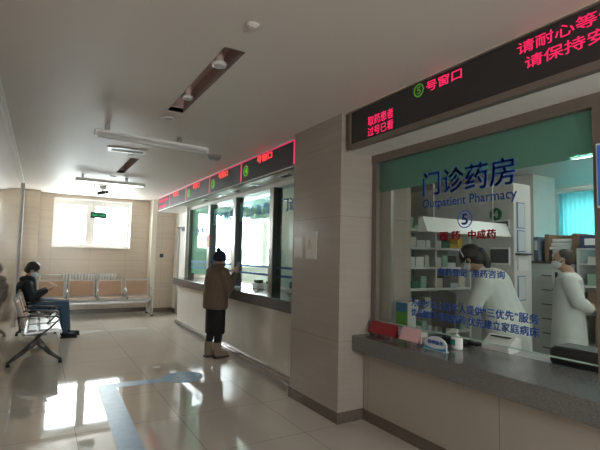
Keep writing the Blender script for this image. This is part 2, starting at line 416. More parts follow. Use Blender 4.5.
obj('number_ring', ringX(bm_new(), 2.699, 2.15, 1.75, .066, .008), BLUEL, g4)
text('lettering', '西 药', REDL, 'X', 2.698, 2.385, 2.195, 1.60, 1.665, g4, bold=.03)
text('lettering', '中成药', REDL, 'X', 2.698, 2.12, 1.895, 1.60, 1.665, g4, bold=.03)
text('lettering', '复药登记', BLUEL, 'X', 2.698, 2.40, 2.13, 1.325, 1.38, g4, bold=.02)
text('lettering', '用药咨询', BLUEL, 'X', 2.698, 2.09, 1.83, 1.325, 1.38, g4, bold=.02)
text('lettering', '为65岁以上老年人提供“三优先”服务', BLUEL, 'X', 2.698, 2.69, 1.60, 1.055, 1.118, g4, bold=.02)
text('lettering', '优先就诊 优先取药 优先建立家庭病床', BLUEL, 'X', 2.698, 2.69, 1.60, .975, 1.036, g4, bold=.02)
# blue hanging sign at the glass edge
t = thing('blue_sign', 'rounded blue sign board at the right edge of pharmacy glass', 'sign', (2.63, 1.05, 1.75))
obj('board', bx(-.006, .006, -.17, .17, 0, .36, bev=.005), mat('white_sign_edge', (.7, .72, .75), .4), t)
obj('sign_face', bx(-.009, -.006, -.16, .16, .012, .348), BLUEL, t)
obj('bracket', box(bx(.006, .029, .128, .148, .3, .33), .006, .029, .128, .148, .295, .335), STEEL, t)

# far glass run: windows 5 (four panes)
g5 = sthing('window_5')
posts = [(4.03, 4.10), (5.2, 5.30), (6.52, 6.62), (7.75, 7.85), (9.05, 9.12)]
for i, (a, b_) in enumerate(posts):
    mu = obj('mullion', bx(2.67, 2.80, a, b_, .95, 2.37), mat('post_side_shade', (.10, .11, .11), .35, .4), g5)  # shade on the post sides is put into this dark colour
    obj('lit_front', bx(2.655, 2.67, a, b_, .95, 2.37), mat('post_front_lit', (.5, .46, .42), .3, .3), mu)  # lit front of the post, its light painted as a cream face
for (a, b_), (c_, d_) in zip(posts, posts[1:]):
    i_last = c_ > 9
    obj('glass_pane', bx(2.72, 2.728, b_, c_, 1.05, 2.37), GLASSF, g5)
    if i_last:
        obj('film_band', bx(2.732, 2.736, b_, c_, 1.05, 2.37), FILMP, g5, label='pale green translucent film over the last pane')
        for z in (1.29, 1.18): obj('stripe', bx(2.716, 2.719, b_+.02, c_-.02, z-.022, z+.022), BLUEP, g5, label='blue stripe on the glass')
    else:
        if b_ > 4.5: obj('film_band', bx(2.732, 2.736, b_, c_, 1.98, 2.28), glass_mat('aqua_film', (.75, .96, .95), .01, 1.4, (.55, .85, .83), .45), g5)
        for z in (1.29, 1.18): obj('stripe', bx(2.716, 2.719, b_+.02, c_-.02, z-.015, z+.015), glass_mat('faint_blue_vinyl', (.5, .6, .85), 0, 1.4, (.2, .3, .6), .5), g5)
    w_ = c_-b_
    text('lettering', '门诊收费', BLUEP if i_last else BLUEL, 'X', 2.717, c_-.12, b_+.12, 2.03 if not i_last else 1.83, 2.20 if not i_last else 1.98, g5, bold=.01)
# air grilles in the soffit over the far glass
for y, lb in ((4.62, 'first'), (5.5, 'second'), (6.2, 'third'), (6.9, 'fourth'), (7.7, 'fifth')):
    t = thing('soffit_vent', 'dark air slot under the far sign, %s from the pillar' % lb, 'vent', (2.53, y, 2.43), 0, 'soffit vents over the far counter')
    obj('frame', bx(-.05, .05, -.12, .12, -.008, 0), PLASTIC, t)
    obj('grille', bx(-.035, .035, -.1, .1, -.012, -.008), BLACKP, t)

# ------------------------------------------------------------------ LED SIGNS
t = thing('led_sign', 'long black led sign with red characters above the pharmacy window', 'led sign', (2.355, .1, 2.41))
oy = -.1
hb = bm_new(); y0, y1 = -2.9+oy, 3.11+oy
box(hb, -.0, .024, y0, y1, 0, .35); box(hb, -.025, 0, y0, y1, 0, .045); box(hb, -.025, 0, y0, y1, .335, .35); box(hb, -.025, 0, y1-.03, y1, .045, .335)
obj('housing', hb, BRONZE, t)
obj('screen', bx(-.012, 0, y0, y1-.03, .045, .335), SCREEN, t)
def led(body, ya, yb, za, zb, m=LEDR, b=.01, par=t, x=-.0125, nm='led_text'):
    return text(nm, body, m, 'X', x, ya+oy, yb+oy, za-2.41, zb-2.41, par, bold=b, depth=.001)
led('取药患者', 2.85, 2.54, 2.565, 2.645); led('过号已看', 2.85, 2.54, 2.475, 2.55)
led('5', 2.285, 2.25, 2.665, 2.72, LEDG)
obj('led_ring', ringX(bm_new(), -.013, 2.268+oy, 2.692-2.41, .05, .01), LEDG, t)
led('号窗口', 2.195, 1.885, 2.655, 2.73)
led('请耐心等候', 1.49, .955, 2.65, 2.722, b=.006); led('请保持安静', 1.445, .90, 2.55, 2.622, b=.006)
obj('trim_strip', bx(-.03, .0, y0, y1, .344, .350), mat('pale_edge_strip', (.6, .5, .4), .4), t)

t = thing('led_sign', 'long black led sign with red outlines above the far counter', 'led sign', (2.37, 7.3, 2.43))
oy = -7.3; y0, y1 = 4.05+oy, 10.6+oy
obj('housing', bx(-.018, .018, y0, y1, 0, .325), SILVER, t)
obj('screen', bx(-.022, -.018, y0+.02, y1-.02, .02, .305), SCREEN, t)
def seg_led(ya, yb, za, zb): return obj('led_line', bx(-.0245, -.022, ya+oy, yb+oy, za-2.43, zb-2.43), LEDR, t)
seg_led(4.08, 10.56, 2.722, 2.733); seg_led(4.08, 4.13, 2.46, 2.722)
for k, y in enumerate((5.58, 6.91, 8.27, 9.5)):
    seg_led(y, y+.035, 2.46, 2.722)
obj('edge_strip', bx(-.024, .018, y0, y1, .309, .325), WHITEP, t); obj('edge_strip', bx(-.024, .018, y0, y1, 0, .015), WHITEP, t)
for k, (y, s) in enumerate(((5.42, '4'), (6.74, '3'), (8.1, '2'))):
    text('led_number', s, LEDG2, 'X', -.0235, y+.05+oy, y-.02+oy, .12, .20, t, bold=.01)
    b = bm_new(); ringX(b, -.0225, y+.015+oy, .16, .075, .014); obj('led_ring', b, LEDG2, t)
for ya, yb in ((5.08, 4.66), (6.5, 6.12), (7.85, 7.47), (9.25, 8.85)):
    text('led_text', '号窗口', LEDO, 'X', -.0235, ya+oy, yb+oy, .20, .285, t, bold=.03)
text('led_text', '请按顺序排队', LEDR, 'X', -.0235, 10.5+oy, 9.66+oy, .19, .25, t, bold=.04)
text('led_text', '耐心等候', LEDR, 'X', -.0235, 10.5+oy, 9.8+oy, .06, .12, t, bold=.04)

# ------------------------------------------------------------------ CEILING FITTINGS
def downlight(label, x, y, z=H, r=.05, group=None, drop=.012):
    t = thing('downlight', label, 'downlight', (x, y, z), 0, group)
    b = bm_new(); tube(b, (0, 0, -drop), (0, 0, 0), r*.92, r, 28); obj('trim_ring', b, mat('downlight_ring', (.62, .6, .58), .4), t, True)
    b = bm_new(); tube(b, (0, 0, -drop-.002), (0, 0, -drop), r*.62, r*.7, 24); obj('lens', b, mat('frosted_lens', (.42, .40, .38), .4), t, True)
downlight('round downlight near the close end of the long ceiling slot', .985, 2.80, H-.0, .052, drop=.02)
downlight('round downlight inside the long ceiling slot at its far end', .985, 3.55, H-.0, .045, drop=.02)
downlight('round downlight in the ceiling just past the long slot', .995, 4.23, H, .058)
downlight('round ceiling light beside the air louver grille', 1.02, 5.42, H, .075)
downlight('small round ceiling light between louver and short slot', .98, 6.12, H, .04)
downlight('small round ceiling light just past the short slot', 1.01, 8.1, H, .05)
for o in [x for x in C.objects if x.name.startswith('downlight')][:2]:
    b = bm_new(); tube(b, (0, 0, 0), (0, 0, .13), .03); obj('stem', b, TRAYM, o, True)
t = thing('smoke_detector', 'white round disc on the bare ceiling nearest the camera', 'detector', (.97, 2.215, H))
b = bm_new(); tube(b, (0, 0, -.012), (0, 0, 0), .036, .042, 28); obj('base', b, CEIL, t, True)
b = bm_new(); tube(b, (0, 0, -.02), (0, 0, -.012), .02, .03, 24); obj('cap', b, CEIL, t, True)
t = thing('ceiling_detector', 'grey round ceiling detector in front of the far sign', 'detector', (1.93, 5.54, H))
b = bm_new(); tube(b, (0, 0, -.03), (0, 0, 0), .085, .095, 28); obj('base', b, mat('grey_plastic', (.33, .31, .30), .5), t, True)
b = bm_new(); tube(b, (0, 0, -.055), (0, 0, -.03), .06, .08, 28); obj('cap', b, mat('mid_grey_plastic', (.25, .24, .23), .5), t, True)
t = thing('air_louver', 'white rectangular air louver with dark slots on the ceiling', 'vent', (.89, 5.90, H), -.12)
b = bm_new(); box(b, -.23, .23, -.12, -.08, -.012, 0); box(b, -.23, .23, .08, .12, -.012, 0); box(b, -.23, -.19, -.08, .08, -.012, 0); box(b, .19, .23, -.08, .08, -.012, 0)
obj('frame', b, PLASTIC, t); obj('backing', bx(-.19, .19, -.08, .08, -.003, 0), BLACKP, t)
for k in range(5): obj('slat', bx(-.19, .19, -.066+k*.03, -.054+k*.03, -.01, -.004), mat('slat_grey', (.3, .3, .3), .5), t)
LAMP = emit_mat('lamp_tube', (1, .98, .95), .0)
LAMPON = emit_mat('lamp_tube_lit', (.93, .98, 1), 4)
def batten(label, p0, p1, z, lit, near=True):
    p0, p1 = Vector((*p0, z)), Vector((*p1, z)); c = (p0+p1)/2; L = (p1-p0).length/2; a = math.atan2(p1.y-p0.y, p1.x-p0.x)
    t = thing('batten_light', label, 'ceiling light', c, a)
    b = bm_new(); box(b, -L, L, -.02, .02, .03, .06)
    obj('body', b, PLASTIC, t)
    b = bm_new(); prism(b, [(-.075, 0), (-.03, .034), (.03, .034), (.075, 0), (.07, -.004), (.028, .028), (-.028, .028), (-.07, -.004)], 'X', -L, L)
    obj('reflector', b, PLASTIC, t)
    b = bm_new(); tube(b, (-L+.03, 0, .002), (L-.03, 0, .002), .014); obj('tube', b, LAMPON if lit else PLASTIC, t, True)
    for s in (-1, 1): obj('end_cap', bx(s*L-.012, s*L+.012, -.03, .03, -.015, .05), PLASTIC, t)
    for s in (-.82, .45): obj('bracket', bx(s*L-.02, s*L+.02, -.025, .025, .06, H-z), STEEL, t)
    return t
batten('unlit white batten light hanging close before the louver', (.42, 4.82), (1.62, 4.93), 2.64, False)
batten('lit white batten light hanging nearer the corridor window', (.45, 8.2), (1.55, 8.2), 2.64, True)
# dome camera and exit sign
t = thing('ceiling_camera', 'small dark security camera on the ceiling before the window', 'camera', (1.02, 9.6, H))
b = bm_new(); tube(b, (0, 0, -.05), (0, 0, 0), .05, .055, 20); obj('mount', b, PLASTIC, t, True)
b = bm_new(); tube(b, (0, 0, -.05), (.0, 0, -.1), .015); tube(b, (-.09, -.05, -.14), (.1, .02, -.09), .035, .03, 18); obj('camera_body', b, BLACKP, t)
t = thing('exit_sign', 'green illuminated exit sign hanging in front of the corridor window', 'sign', (.94, 9.3, 2.10))
obj('housing', bx(-.145, .145, -.015, .015, 0, .115, bev=.004), mat('dark_green_sign', (.004, .04, .025), .4), t)
text('symbol', '安全出口', EXITG, 'Y', -.017, -.12, -.01, .038, .078, t)
text('symbol', '←EXIT', EXITG, 'Y', -.017, .02, .12, .04, .074, t)
for s in (-.1, .1): obj('hanger', bx(s-.004, s+.004, -.004, .004, .11, H-2.10), SILVER, t)
# wall switch on the far panel, frames on the pillar
t = thing('wall_switch', 'small black switch plate on the beige end panel', 'switch', (2.60, 11.12, 1.34))
obj('plate', bx(-.045, .045, -.01, 0, 0, .09, bev=.003), BLACKP, t); obj('rocker', bx(-.02, .02, -.014, -.01, .02, .07), DARKMET, t)
t = thing('paper_notice', 'pale paper notice in clear holder on the pillar', 'notice', (2.30, 3.65, 1.42))
obj('holder', bx(-.006, 0, -.10, .10, 0, .27), mat('clear_holder', (.52, .50, .46), .15), t)
obj('sheet', bx(-.008, -.006, -.085, .085, .015, .255), mat('notice_paper', (.62, .58, .52), .6), t)
text('print', '⚠', mat('faint_orange_print', (.6, .35, .15), .6), 'X', -.0085, .05, -.02, .10, .20, t)
t = thing('wall_frame', 'dim flat board on the pillar beside the far glass', 'notice', (2.30, 3.90, 1.43))
obj('board', bx(-.006, 0, -.085, .085, 0, .22), mat('dim_board', (.5, .45, .40), .15), t); obj('sheet', bx(-.0075, -.006, -.07, .07, .015, .2), mat('dim_sheet', (.54, .5, .45), .3), t)
# red poster by the far glass
t = thing('hanging_tag', 'small red and yellow tag hanging on the far glass post', 'tag', (2.655, 7.8, 1.58))
obj('card', bx(-.006, .0, -.09, .09, 0, .22), REDL, t); obj('patch', bx(-.008, -.006, -.05, .05, .03, .12), mat('yellow_patch', (.7, .45, .05), .6), t)
# blue floor markings
t = thing('floor_marking', 'pale blue vinyl guide path with round spot on the floor', 'floor marking', (0, 0, 0))
b = bm_new(); prism(b, [(.53, 1.4), (.70, 1.4), (.785, 5.10), (1.34, 5.08), (1.34, 5.24), (.60, 5.30)], 'Z', .0002, .0022); obj('path', b, FLOORBLUE, t)
b = bm_new(); tube(b, (1.52, 5.2, .0002), (1.52, 5.2, .003), .235, seg=48); obj('round_spot', b, FLOORBLUE, t)
text('lettering', '请排队', mat('faint_white_print', (.35, .45, .55), .2), 'Z', .0035, 1.42, 1.62, 5.14, 5.26, t)
b = bm_new(); box(b, 1.31, 1.39, 5.74, 5.82, 0, .003)
tag(obj('floor_socket', b, STEEL), 'small square metal floor socket cover beyond the blue spot', 'socket')

# ------------------------------------------------------------------ RADIATOR
t = thing('radiator', 'white column radiator below the corridor window', 'radiator', (1.02, 11.31, .40))
for k in range(18):
    x = -.54+k*.0635; b = bm_new(); box(b, x-.02, x+.02, -.045, .045, 0, .54, bev=.012); obj('column', b, PLASTIC, t)
b = bm_new(); tube(b, (-.58, 0, .50), (.58, 0, .50), .018); obj('header', b, PLASTIC, t, True); b = bm_new(); tube(b, (-.58, 0, .05), (.58, 0, .05), .018); obj('header', b, PLASTIC, t, True)
b = bm_new(); tube(b, (-1.0, .0, .51), (-.54, 0, .51), .014); tube(b, (-1.0, 0, -.40), (-1.0, 0, .51), .014); obj('pipe', b, PLASTIC, t, True)

# ------------------------------------------------------------------ BENCHES
def bench(label, loc, rz, metalm):
    t = thing('waiting_bench', label, 'bench', loc, rz)
    PERF = mat('bench_seat_steel', (.62, .62, .62), .42, .6)
    b = bm_new(); box(b, -1.17, 1.17, -.03, .03, .28, .34, bev=.006); obj('beam', b, metalm, t)
    for i in range(4):
        x = (i-1.5)*.59
        # seat: silver frame with slatted pads
        b = bm_new(); prism(b, [(-.27, .37), (-.275, .40), (-.255, .43), (.0, .415), (.13, .405), (.15, .42), (.16, .40), (.13, .38), (0, .39), (-.24, .40)], 'X', x-.265, x+.265)
        s = obj('seat', b, PERF if rz else mat('seat_grey', (.42, .42, .41), .45, .2), t)
        for k in range(3):
            y = -.235+k*.125; b = bm_new(); box(b, x-.245, x+.245, y, y+.095, .424-.004*k, .442-.006*k, bev=.006); obj('seat_pad', b, BEIGE if rz == 0 else PERF, s)
        b = bm_new()
        def bk(v, off=0): return (.14+(v-.40)*.30+off, v)
        prism(b, [bk(.43), bk(.82), bk(.82, .022), bk(.43, .022)], 'X', x-.265, x+.265); q = obj('backrest', b, metalm, t)
        b = bm_new(); prism(b, [bk(.465, -.018), bk(.785, -.018), bk(.79, .0), bk(.46, .0)], 'X', x-.235, x+.235); obj('back_pad', b, BEIGE, q)
        for dx in (-.1, .1): obj('seat_bracket', bx(x+dx-.02, x+dx+.02, -.1, .17, .335, .40), metalm, t)
    for i in range(5):
        x = (i-2)*.59; b = bm_new()
        r = .011
        pts = [(x, .19, .42), (x, .22, .60), (x, .10, .62), (x, -.20, .60), (x, -.24, .57), (x, -.14, .46), (x, .0, .34)]
        for p, q in zip(pts, pts[1:]): cap(b, p, q, r)
        obj('armrest', b, metalm, t, True)
    for s in (-1.15, 1.15):
        b = bm_new(); cap(b, (s, .0, .30), (s, -.13, .15), .044, .030); cap(b, (s, -.13, .15), (s, -.27, .045), .030, .02)
        cap(b, (s, .0, .30), (s, .15, .17), .044, .030); cap(b, (s, .15, .17), (s, .30, .045), .030, .02)
        g = obj('leg', b, metalm, t, True)
        for y in (-.27, .30):
            b = bm_new(); tube(b, (s, y, 0), (s, y, .04), .026, .016); obj('foot_pad', b, BLACKP, g, True)
    return t
BM1 = mat('bench_dark_metal', (.13, .125, .125), .35, .5)
bench('dark framed four seat waiting bench against the left wall', (.03, 7.72, 0), PI/2, BM1)
bench('silver framed four seat bench with beige pads under the window', (1.13, 10.72, 0), 0, SILVER)

# ------------------------------------------------------------------ PHARMACY INTERIOR
# window blind
b = bm_new(); n = 30; y0, y1 = 1.95, 4.30
vs = []
for i in range(n*4+1):
    y = y0+(y1-y0)*i/(n*4); x = 7.93+.012*math.sin(i*PI/2.0); vs.append((b.verts.new((x, y, .95)), b.verts.new((x, y, 2.66))))
for a, c in zip(vs, vs[1:]): b.faces.new((a[0], c[0], c[1], a[1]))
BL = bpy.data.materials.new('cyan_blind'); BL.use_nodes = True; nt = BL.node_tree; nt.nodes.clear()
o_ = nt.nodes.new('ShaderNodeOutputMaterial'); a_ = nt.nodes.new('ShaderNodeBsdfTranslucent'); a_.inputs[0].default_value = (.17, .36, .375, 1)
d_ = nt.nodes.new('ShaderNodeBsdfDiffuse'); d_.inputs[0].default_value = (.35, .6, .62, 1); m_ = nt.nodes.new('ShaderNodeMixShader'); m_.inputs[0].default_value = .25
nt.links.new(a_.outputs[0], m_.inputs[1]); nt.links.new(d_.outputs[0], m_.inputs[2]); nt.links.new(m_.outputs[0], o_.inputs[0])
t = thing('window_blind', 'pale cyan pleated blind glowing on the pharmacy window', 'blind', (0, 0, 0))
ob = obj('blind_fabric', b, BL, t); sm = ob.modifiers.new('t', 'SOLIDIFY'); sm.thickness = .002
obj('head_rail', bx(7.9, 7.96, 1.93, 4.32, 2.66, 2.70), PLASTIC, t)
# ceiling lamps in the rooms; all but the first are added fill
def roomlamp(label, x, y, L, e, rz=0):
    t = thing('strip_lamp', label, 'ceiling light', (x, y, H), rz)
    obj('body', bx(-.06, .06, -L, L, -.03, 0), PLASTIC, t)
    b = bm_new(); box(b, -.045, .045, -L+.02, L-.02, -.045, -.03); obj('diffuser', b, emit_mat('strip_lamp_glow', (.95, 1, .97), e), t)
roomlamp('glowing strip lamp on the pharmacy ceiling above the bald staff member', 5.56, 2.25, .62, 26)
roomlamp('added fill strip lamp on the pharmacy ceiling nearer the counter', 3.9, .5, .6, 26)  # added out of view to light the medicine shelves
roomlamp('added fill strip lamp on the office ceiling behind far glass', 4.5, 7.6, .6, 25)  # added to brighten the office interior
roomlamp('added unseen fill lamp on the corridor ceiling behind the camera', 1.0, -.9, .6, 3)  # added behind the camera to lift the near corridor
roomlamp('added unseen fill lamp on the pharmacy ceiling at its right end', 5.4, -1.5, .6, 16)  # added out of view for more light in the pharmacy
# dispensing cabinet: tall white block with notices
def cab(name, label, cat, x0, x1, y0, y1, z0, z1, m=MACHW, bev=.006):
    cx, cy = (x0+x1)/2, (y0+y1)/2
    t = thing(name, label, cat, (cx, cy, z0)); obj('body', bx(x0-cx, x1-cx, y0-cy, y1-cy, 0, z1-z0, bev=bev), m, t); return t
DC = cab('dispensing_cabinet', 'tall white dispensing cabinet with posted notices and dark slots', 'cabinet', 4.6, 4.93, 3.0, 4.3, 0, 2.34)
def q(x0, x1, y0, y1, z0, z1, nm, m, par, lab=None):
    cx, cy, cz = par.location + (par.parent.location if par.parent else Vector((0, 0, 0)))
    o = obj(nm, bx(x0-cx, x1-cx, y0-cy, y1-cy, z0-cz, z1-cz), m, par)
    if lab: o['label'] = lab
    return o
BLUEF = mat('blue_frame', (.12, .2, .42), .5)
for z0, z1 in ((1.82, 2.12), (1.55, 1.80), (1.0, 1.28)):
    f = q(4.655, 4.80, 2.992, 3.0, z0, z1, 'notice_frame', BLUEF, DC)
    q(4.665, 4.79, 2.989, 2.992, z0+.012, z1-.012, 'notice_sheet', mat('notice_white', (.55, .58, .6), .6), f)
q(4.655, 4.83, 2.985, 3.0, 1.34, 1.5, 'paper_pocket', PAPER, DC)
q(4.62, 4.86, 2.94, 3.0, 1.515, 1.535, 'pocket_rail', DARKMET, DC)
for (ya, yb, z0, z1) in ((3.05, 3.3, 1.84, 1.90), (3.05, 3.3, 1.42, 1.58)):
    q(4.585, 4.6, ya, yb, z0-.02, z1+.02, 'slot_frame', PLASTIC, DC)
    q(4.578, 4.586, ya+.01, yb-.01, z0, z1, 'slot', mat('slot_dark', (.08, .09, .1), .3), DC)
b = bm_new(); tube(b, (4.585-4.765, 3.22-3.65, 1.99), (4.60-4.765, 3.22-3.65, 1.99), .075, seg=32)
bd = obj('number_badge', b, mat('badge_green', (.01, .16, .06), .4), DC)
text('lettering', '4', mat('badge_white', (.7, .75, .7), .5), 'X', 4.583-4.765, 3.25-3.65, 3.19-3.65, 1.95, 2.03, bd, bold=.03)
# white light-box sign under it, towards the camera
t = thing('sign_box', 'white slanted sign box hung in front of the shelves', 'sign', (3.92, 3.08, 1.72))
b = bm_new(); prism(b, [(-.06, .0), (.06, .0), (.06, .15), (.0, .15)], 'X', -.68, .66); obj('body', b, PLASTIC, t)
for s in (-.5, .45): obj('hanger', bx(s-.006, s+.006, .02, .032, .15, H-1.72), SILVER, t)
# back wall cabinets
t = cab('wall_cabinet', 'plain white tall cabinet at the back of the shelves', 'cabinet', 5.5, 6.3, 4.2, 6.3, 0, 2.1, mat('cabinet_grey_white', (.5, .5, .48), .5))
# medicine shelves: two units
SHW = mat('shelf_white', (.6, .61, .6), .4)
def shelf_unit(label, x0, x1, y0, y1, zs, zt):
    t = thing('medicine_shelf', label, 'shelf', ((x0+x1)/2, (y0+y1)/2, 0)); cx, cy = (x0+x1)/2, (y0+y1)/2
    for x in (x0, (x0+x1)/2-.012, x1-.024): obj('upright', bx(x-cx, x+.024-cx, y0-cy, y1-cy, 0, zt), SHW, t)
    for z in zs: obj('shelf_board', bx(x0-cx+.024, x1-cx-.024, y0-cy, y1-cy-.02, z-.025, z), SHW, t)
    obj('back_panel', bx(x0-cx, x1-cx, y1-cy-.02, y1-cy, 0, zt), mat('shelf_back', (.16, .2, .18), .6), t)
    return t
zs = (.35, .62, .88, 1.12, 1.36, 1.58, 1.78)
shelf_unit('white medicine shelving seen left of the dispensing cabinet', 3.3, 4.5, 3.5, 3.85, zs, 1.9)
cols = [('white', (.55, .57, .55)), ('dark green', (.02, .12, .07)), ('pale green', (.25, .42, .33)), ('grey', (.12, .13, .13)), ('yellow', (.55, .38, .04)), ('cream', (.5, .48, .4))]
cm = {n: mat('carton_'+n.replace(' ', '_'), c, .5) for n, c in cols}
ORD = ['first', 'second', 'third', 'fourth', 'fifth', 'sixth', 'seventh', 'eighth', 'ninth', 'tenth', 'eleventh', 'twelfth', 'thirteenth', 'fourteenth', 'fifteenth', 'sixteenth']
rows = ['lowest', 'second', 'third', 'fourth', 'fifth', 'sixth']
base = None
for r_i, z in enumerate(zs[1:]):
    x = 3.34; k = 0
    while x < 4.44:
        wd = random.choice((.07, .09, .11, .13)); h = random.choice((.05, .08, .11, .13))
        if 3.86 < x+wd and x < 3.93: x = 3.93
        if x+wd > 4.46: break
        nm = random.choice(['white', 'white', 'dark green', 'pale green', 'grey', 'cream']) if not (r_i in (4, 5) and 4.05 < x < 4.3) else 'yellow'
        b = bm_new(); box(b, 0, wd, 0, .14, 0, h, bev=.003)
        o = obj('medicine_carton', b, cm[nm], at=None); o.location = (x, 3.53, z)
        tag(o, 'small %s carton, %s from left on the %s medicine shelf board counted upward' % (nm, ORD[k], rows[r_i]), 'medicine box', 'cartons on the medicine shelving')
        x += wd+.012; k += 1
# drawer cabinet behind the male staff member
DX = 5.7
t = cab('drawer_cabinet', 'white drawer cabinet behind the bald staff member', 'cabinet', DX, 6.2, 2.93, 3.48, 0, 1.42, mat('drawer_white', (.55, .55, .53), .5))
q(DX-.02, 6.22, 2.91, 3.5, 1.42, 1.45, 'top_board', DARKMET, t)
for k in range(7):
    d = q(DX-.012, DX, 3.05, 3.46, .06+k*.185, .06+k*.185+.175, 'drawer', MACHW, t)
    q(DX-.03, DX-.012, 3.2, 3.32, .15+k*.185, .162+k*.185, 'handle', DARKMET, d)
t = thing('file_binder', 'upright grey blue file binder on top of the drawer cabinet', 'binder', (5.9, 3.44, 1.45))
obj('cover', bx(-.14, .14, -.035, .035, 0, .33, bev=.004), mat('binder_blue_grey', (.12, .15, .22), .5), t)
obj('spine_label', bx(-.142, -.14, -.02, .02, .15, .28), PAPER, t)
# shelf with open cartons on right of the male staff
t = thing('storage_shelf', 'open storage shelf with cartons behind the bald staff member', 'shelf', (5.95, 2.12, 0))
for y in (-.78, -.02, .76): obj('upright', bx(-.25, .25, y-.012, y+.012, 0, 1.62), SHW, t)
for z in (.45, .9, 1.17, 1.44): obj('shelf_board', bx(-.25, .25, -.77, .75, z-.025, z), SHW, t)
obj('back_panel', bx(.25, .26, -.78, .77, 0, 1.45), mat('dark_back', (.10, .12, .11), .6), t)
t = thing('cardboard_box', 'brown open cardboard box full of white paper packs', 'box', (5.98, 3.13, 1.45))
b = bm_new()
# sits across the drawer cabinet top; folds
box(b, -.2, .2, -.21, -.20, 0, .36); box(b, -.2, .2, .19, .20, 0, .36); box(b, .19, .2, -.20, .19, 0, .36); box(b, -.2, .19, -.20, .19, 0, .01); box(b, -.2, -.19, .15, .19, 0, .36); box(b, -.2, -.19, -.20, -.15, 0, .36)
t.location.y = 3.13; t.location.z = 1.45
obj('carton_body', b, CARD, t)
for k in range(6):
    b = bm_new(); box(b, -.17, .1, -.14+random.uniform(-.02, .02), .13+random.uniform(-.02, .02), .012+k*.048, .055+k*.048, bev=.006)
    o = obj('paper_pack', b, PAPER); o.location = (5.98-.01, 3.13, 1.45)
    tag(o, 'white paper pack number %s from bottom in open cardboard box' % ['one', 'two', 'three', 'four', 'five', 'six'][k], 'paper pack', 'paper packs in the cardboard box')
t = thing('storage_carton', 'dark blue carton on top of the storage shelf', 'box', (5.9, 2.76, 1.62))
obj('carton_body', bx(-.15, .15, -.12, .12, 0, .16, bev=.004), mat('navy_carton', (.04, .06, .13), .5), t); obj('carton_label', bx(-.152, -.15, -.06, .06, .04, .12), PAPER, t)
t = thing('storage_carton', 'dark red carton on top of the storage shelf', 'box', (5.9, 2.50, 1.62))
obj('carton_body', bx(-.15, .15, -.14, .14, 0, .20, bev=.004), mat('maroon_carton', (.16, .03, .05), .5), t); obj('carton_label', bx(-.152, -.15, -.06, .06, .04, .14), PAPER, t)
obj('top_board', bx(-.25, .25, -.78, .77, 1.60, 1.62), SHW, [x for x in C.objects if x.name.startswith('storage_shelf')][0])
i = 0
for z in (.9, 1.17, 1.44):
    y = 1.38; kk = 0
    while y < 2.74:
        wd = random.choice((.09, .12, .16)); h = random.choice((.08, .11, .14)) if z > 1 else .2
        if y < 2.13 and y+wd > 2.07: y = 2.13
        nm = random.choice(['white', 'white', 'dark green', 'pale green']) if z > 1 else None
        b = bm_new(); box(b, -.22, 0, 0, wd, 0, h, bev=.003)
        o = obj('shelf_carton', b, cm[nm] if nm else CARD); o.location = (5.93, y, z)
        bn = {.9: 'low', 1.17: 'middle', 1.44: 'top'}[z]
        tag(o, '%s carton, %s from right on the %s board of the open storage shelf' % (nm or 'brown', ORD[kk], bn), 'box', 'cartons on the open storage shelf'); kk += 1
        y += wd+.015
for y in (1.5, 2.15): 
    t = thing('cardboard_box', 'large brown cardboard box %s on the lowest storage shelf board' % ('at the right' if y < 2 else 'at the left'), 'box', (5.9, y+.29, .45))
    obj('carton_body', bx(-.2, .2, -.26, .26, 0, .36, bev=.004), CARD, t); obj('tape', bx(-.203, -.2, -.03, .03, .02, .34), mat('tape_tan', (.4, .3, .2), .4), t)

# inner desk under the glass
t = thing('work_desk', 'long pale work desk behind the pharmacy counter', 'desk', (3.22, .8, 0))
obj('desktop', bx(-.14, .14, -2.2, 2.25, .70, .73), mat('desk_pale', (.35, .36, .35), .4), t)
for y in (-2.1, 0, 2.15): obj('support', bx(-.12, .12, y-.02, y+.02, 0, .70), MACHW, t)
# monitor (seen from behind)
t = thing('computer_monitor', 'dark grey monitor seen from behind through the pharmacy glass', 'monitor', (3.22, 2.80, .73), .35)
obj('screen_back', bx(-.03, .02, -.11, .11, .10, .42, bev=.008), DARKMET, t); obj('screen', bx(.02, .024, -.1, .1, .115, .41), mat('screen_dark', (.05, .06, .08), .1), t)
b = bm_new(); tube(b, (0, 0, .02), (0, 0, .2), .018); obj('stand', b, BLACKP, t); obj('stand_base', bx(-.09, .09, -.11, .11, 0, .015, bev=.004), BLACKP, t)
# leaflet box blue & green
t = thing('leaflet_box', 'upright box with blue top and green front by the pillar', 'box', (2.92, 3.0, .796), .1)
obj('box_body', bx(-.055, .055, -.09, .09, .0, .25, bev=.004), mat('leaflet_white', (.5, .52, .5), .3), t)
obj('blue_panel', bx(-.0575, -.055, -.08, .05, .165, .25), mat('leaflet_blue', (.04, .22, .40), .4), t); obj('green_panel', bx(-.0575, -.055, -.08, .05, .03, .165), mat('leaflet_green', (.13, .38, .05), .4), t)
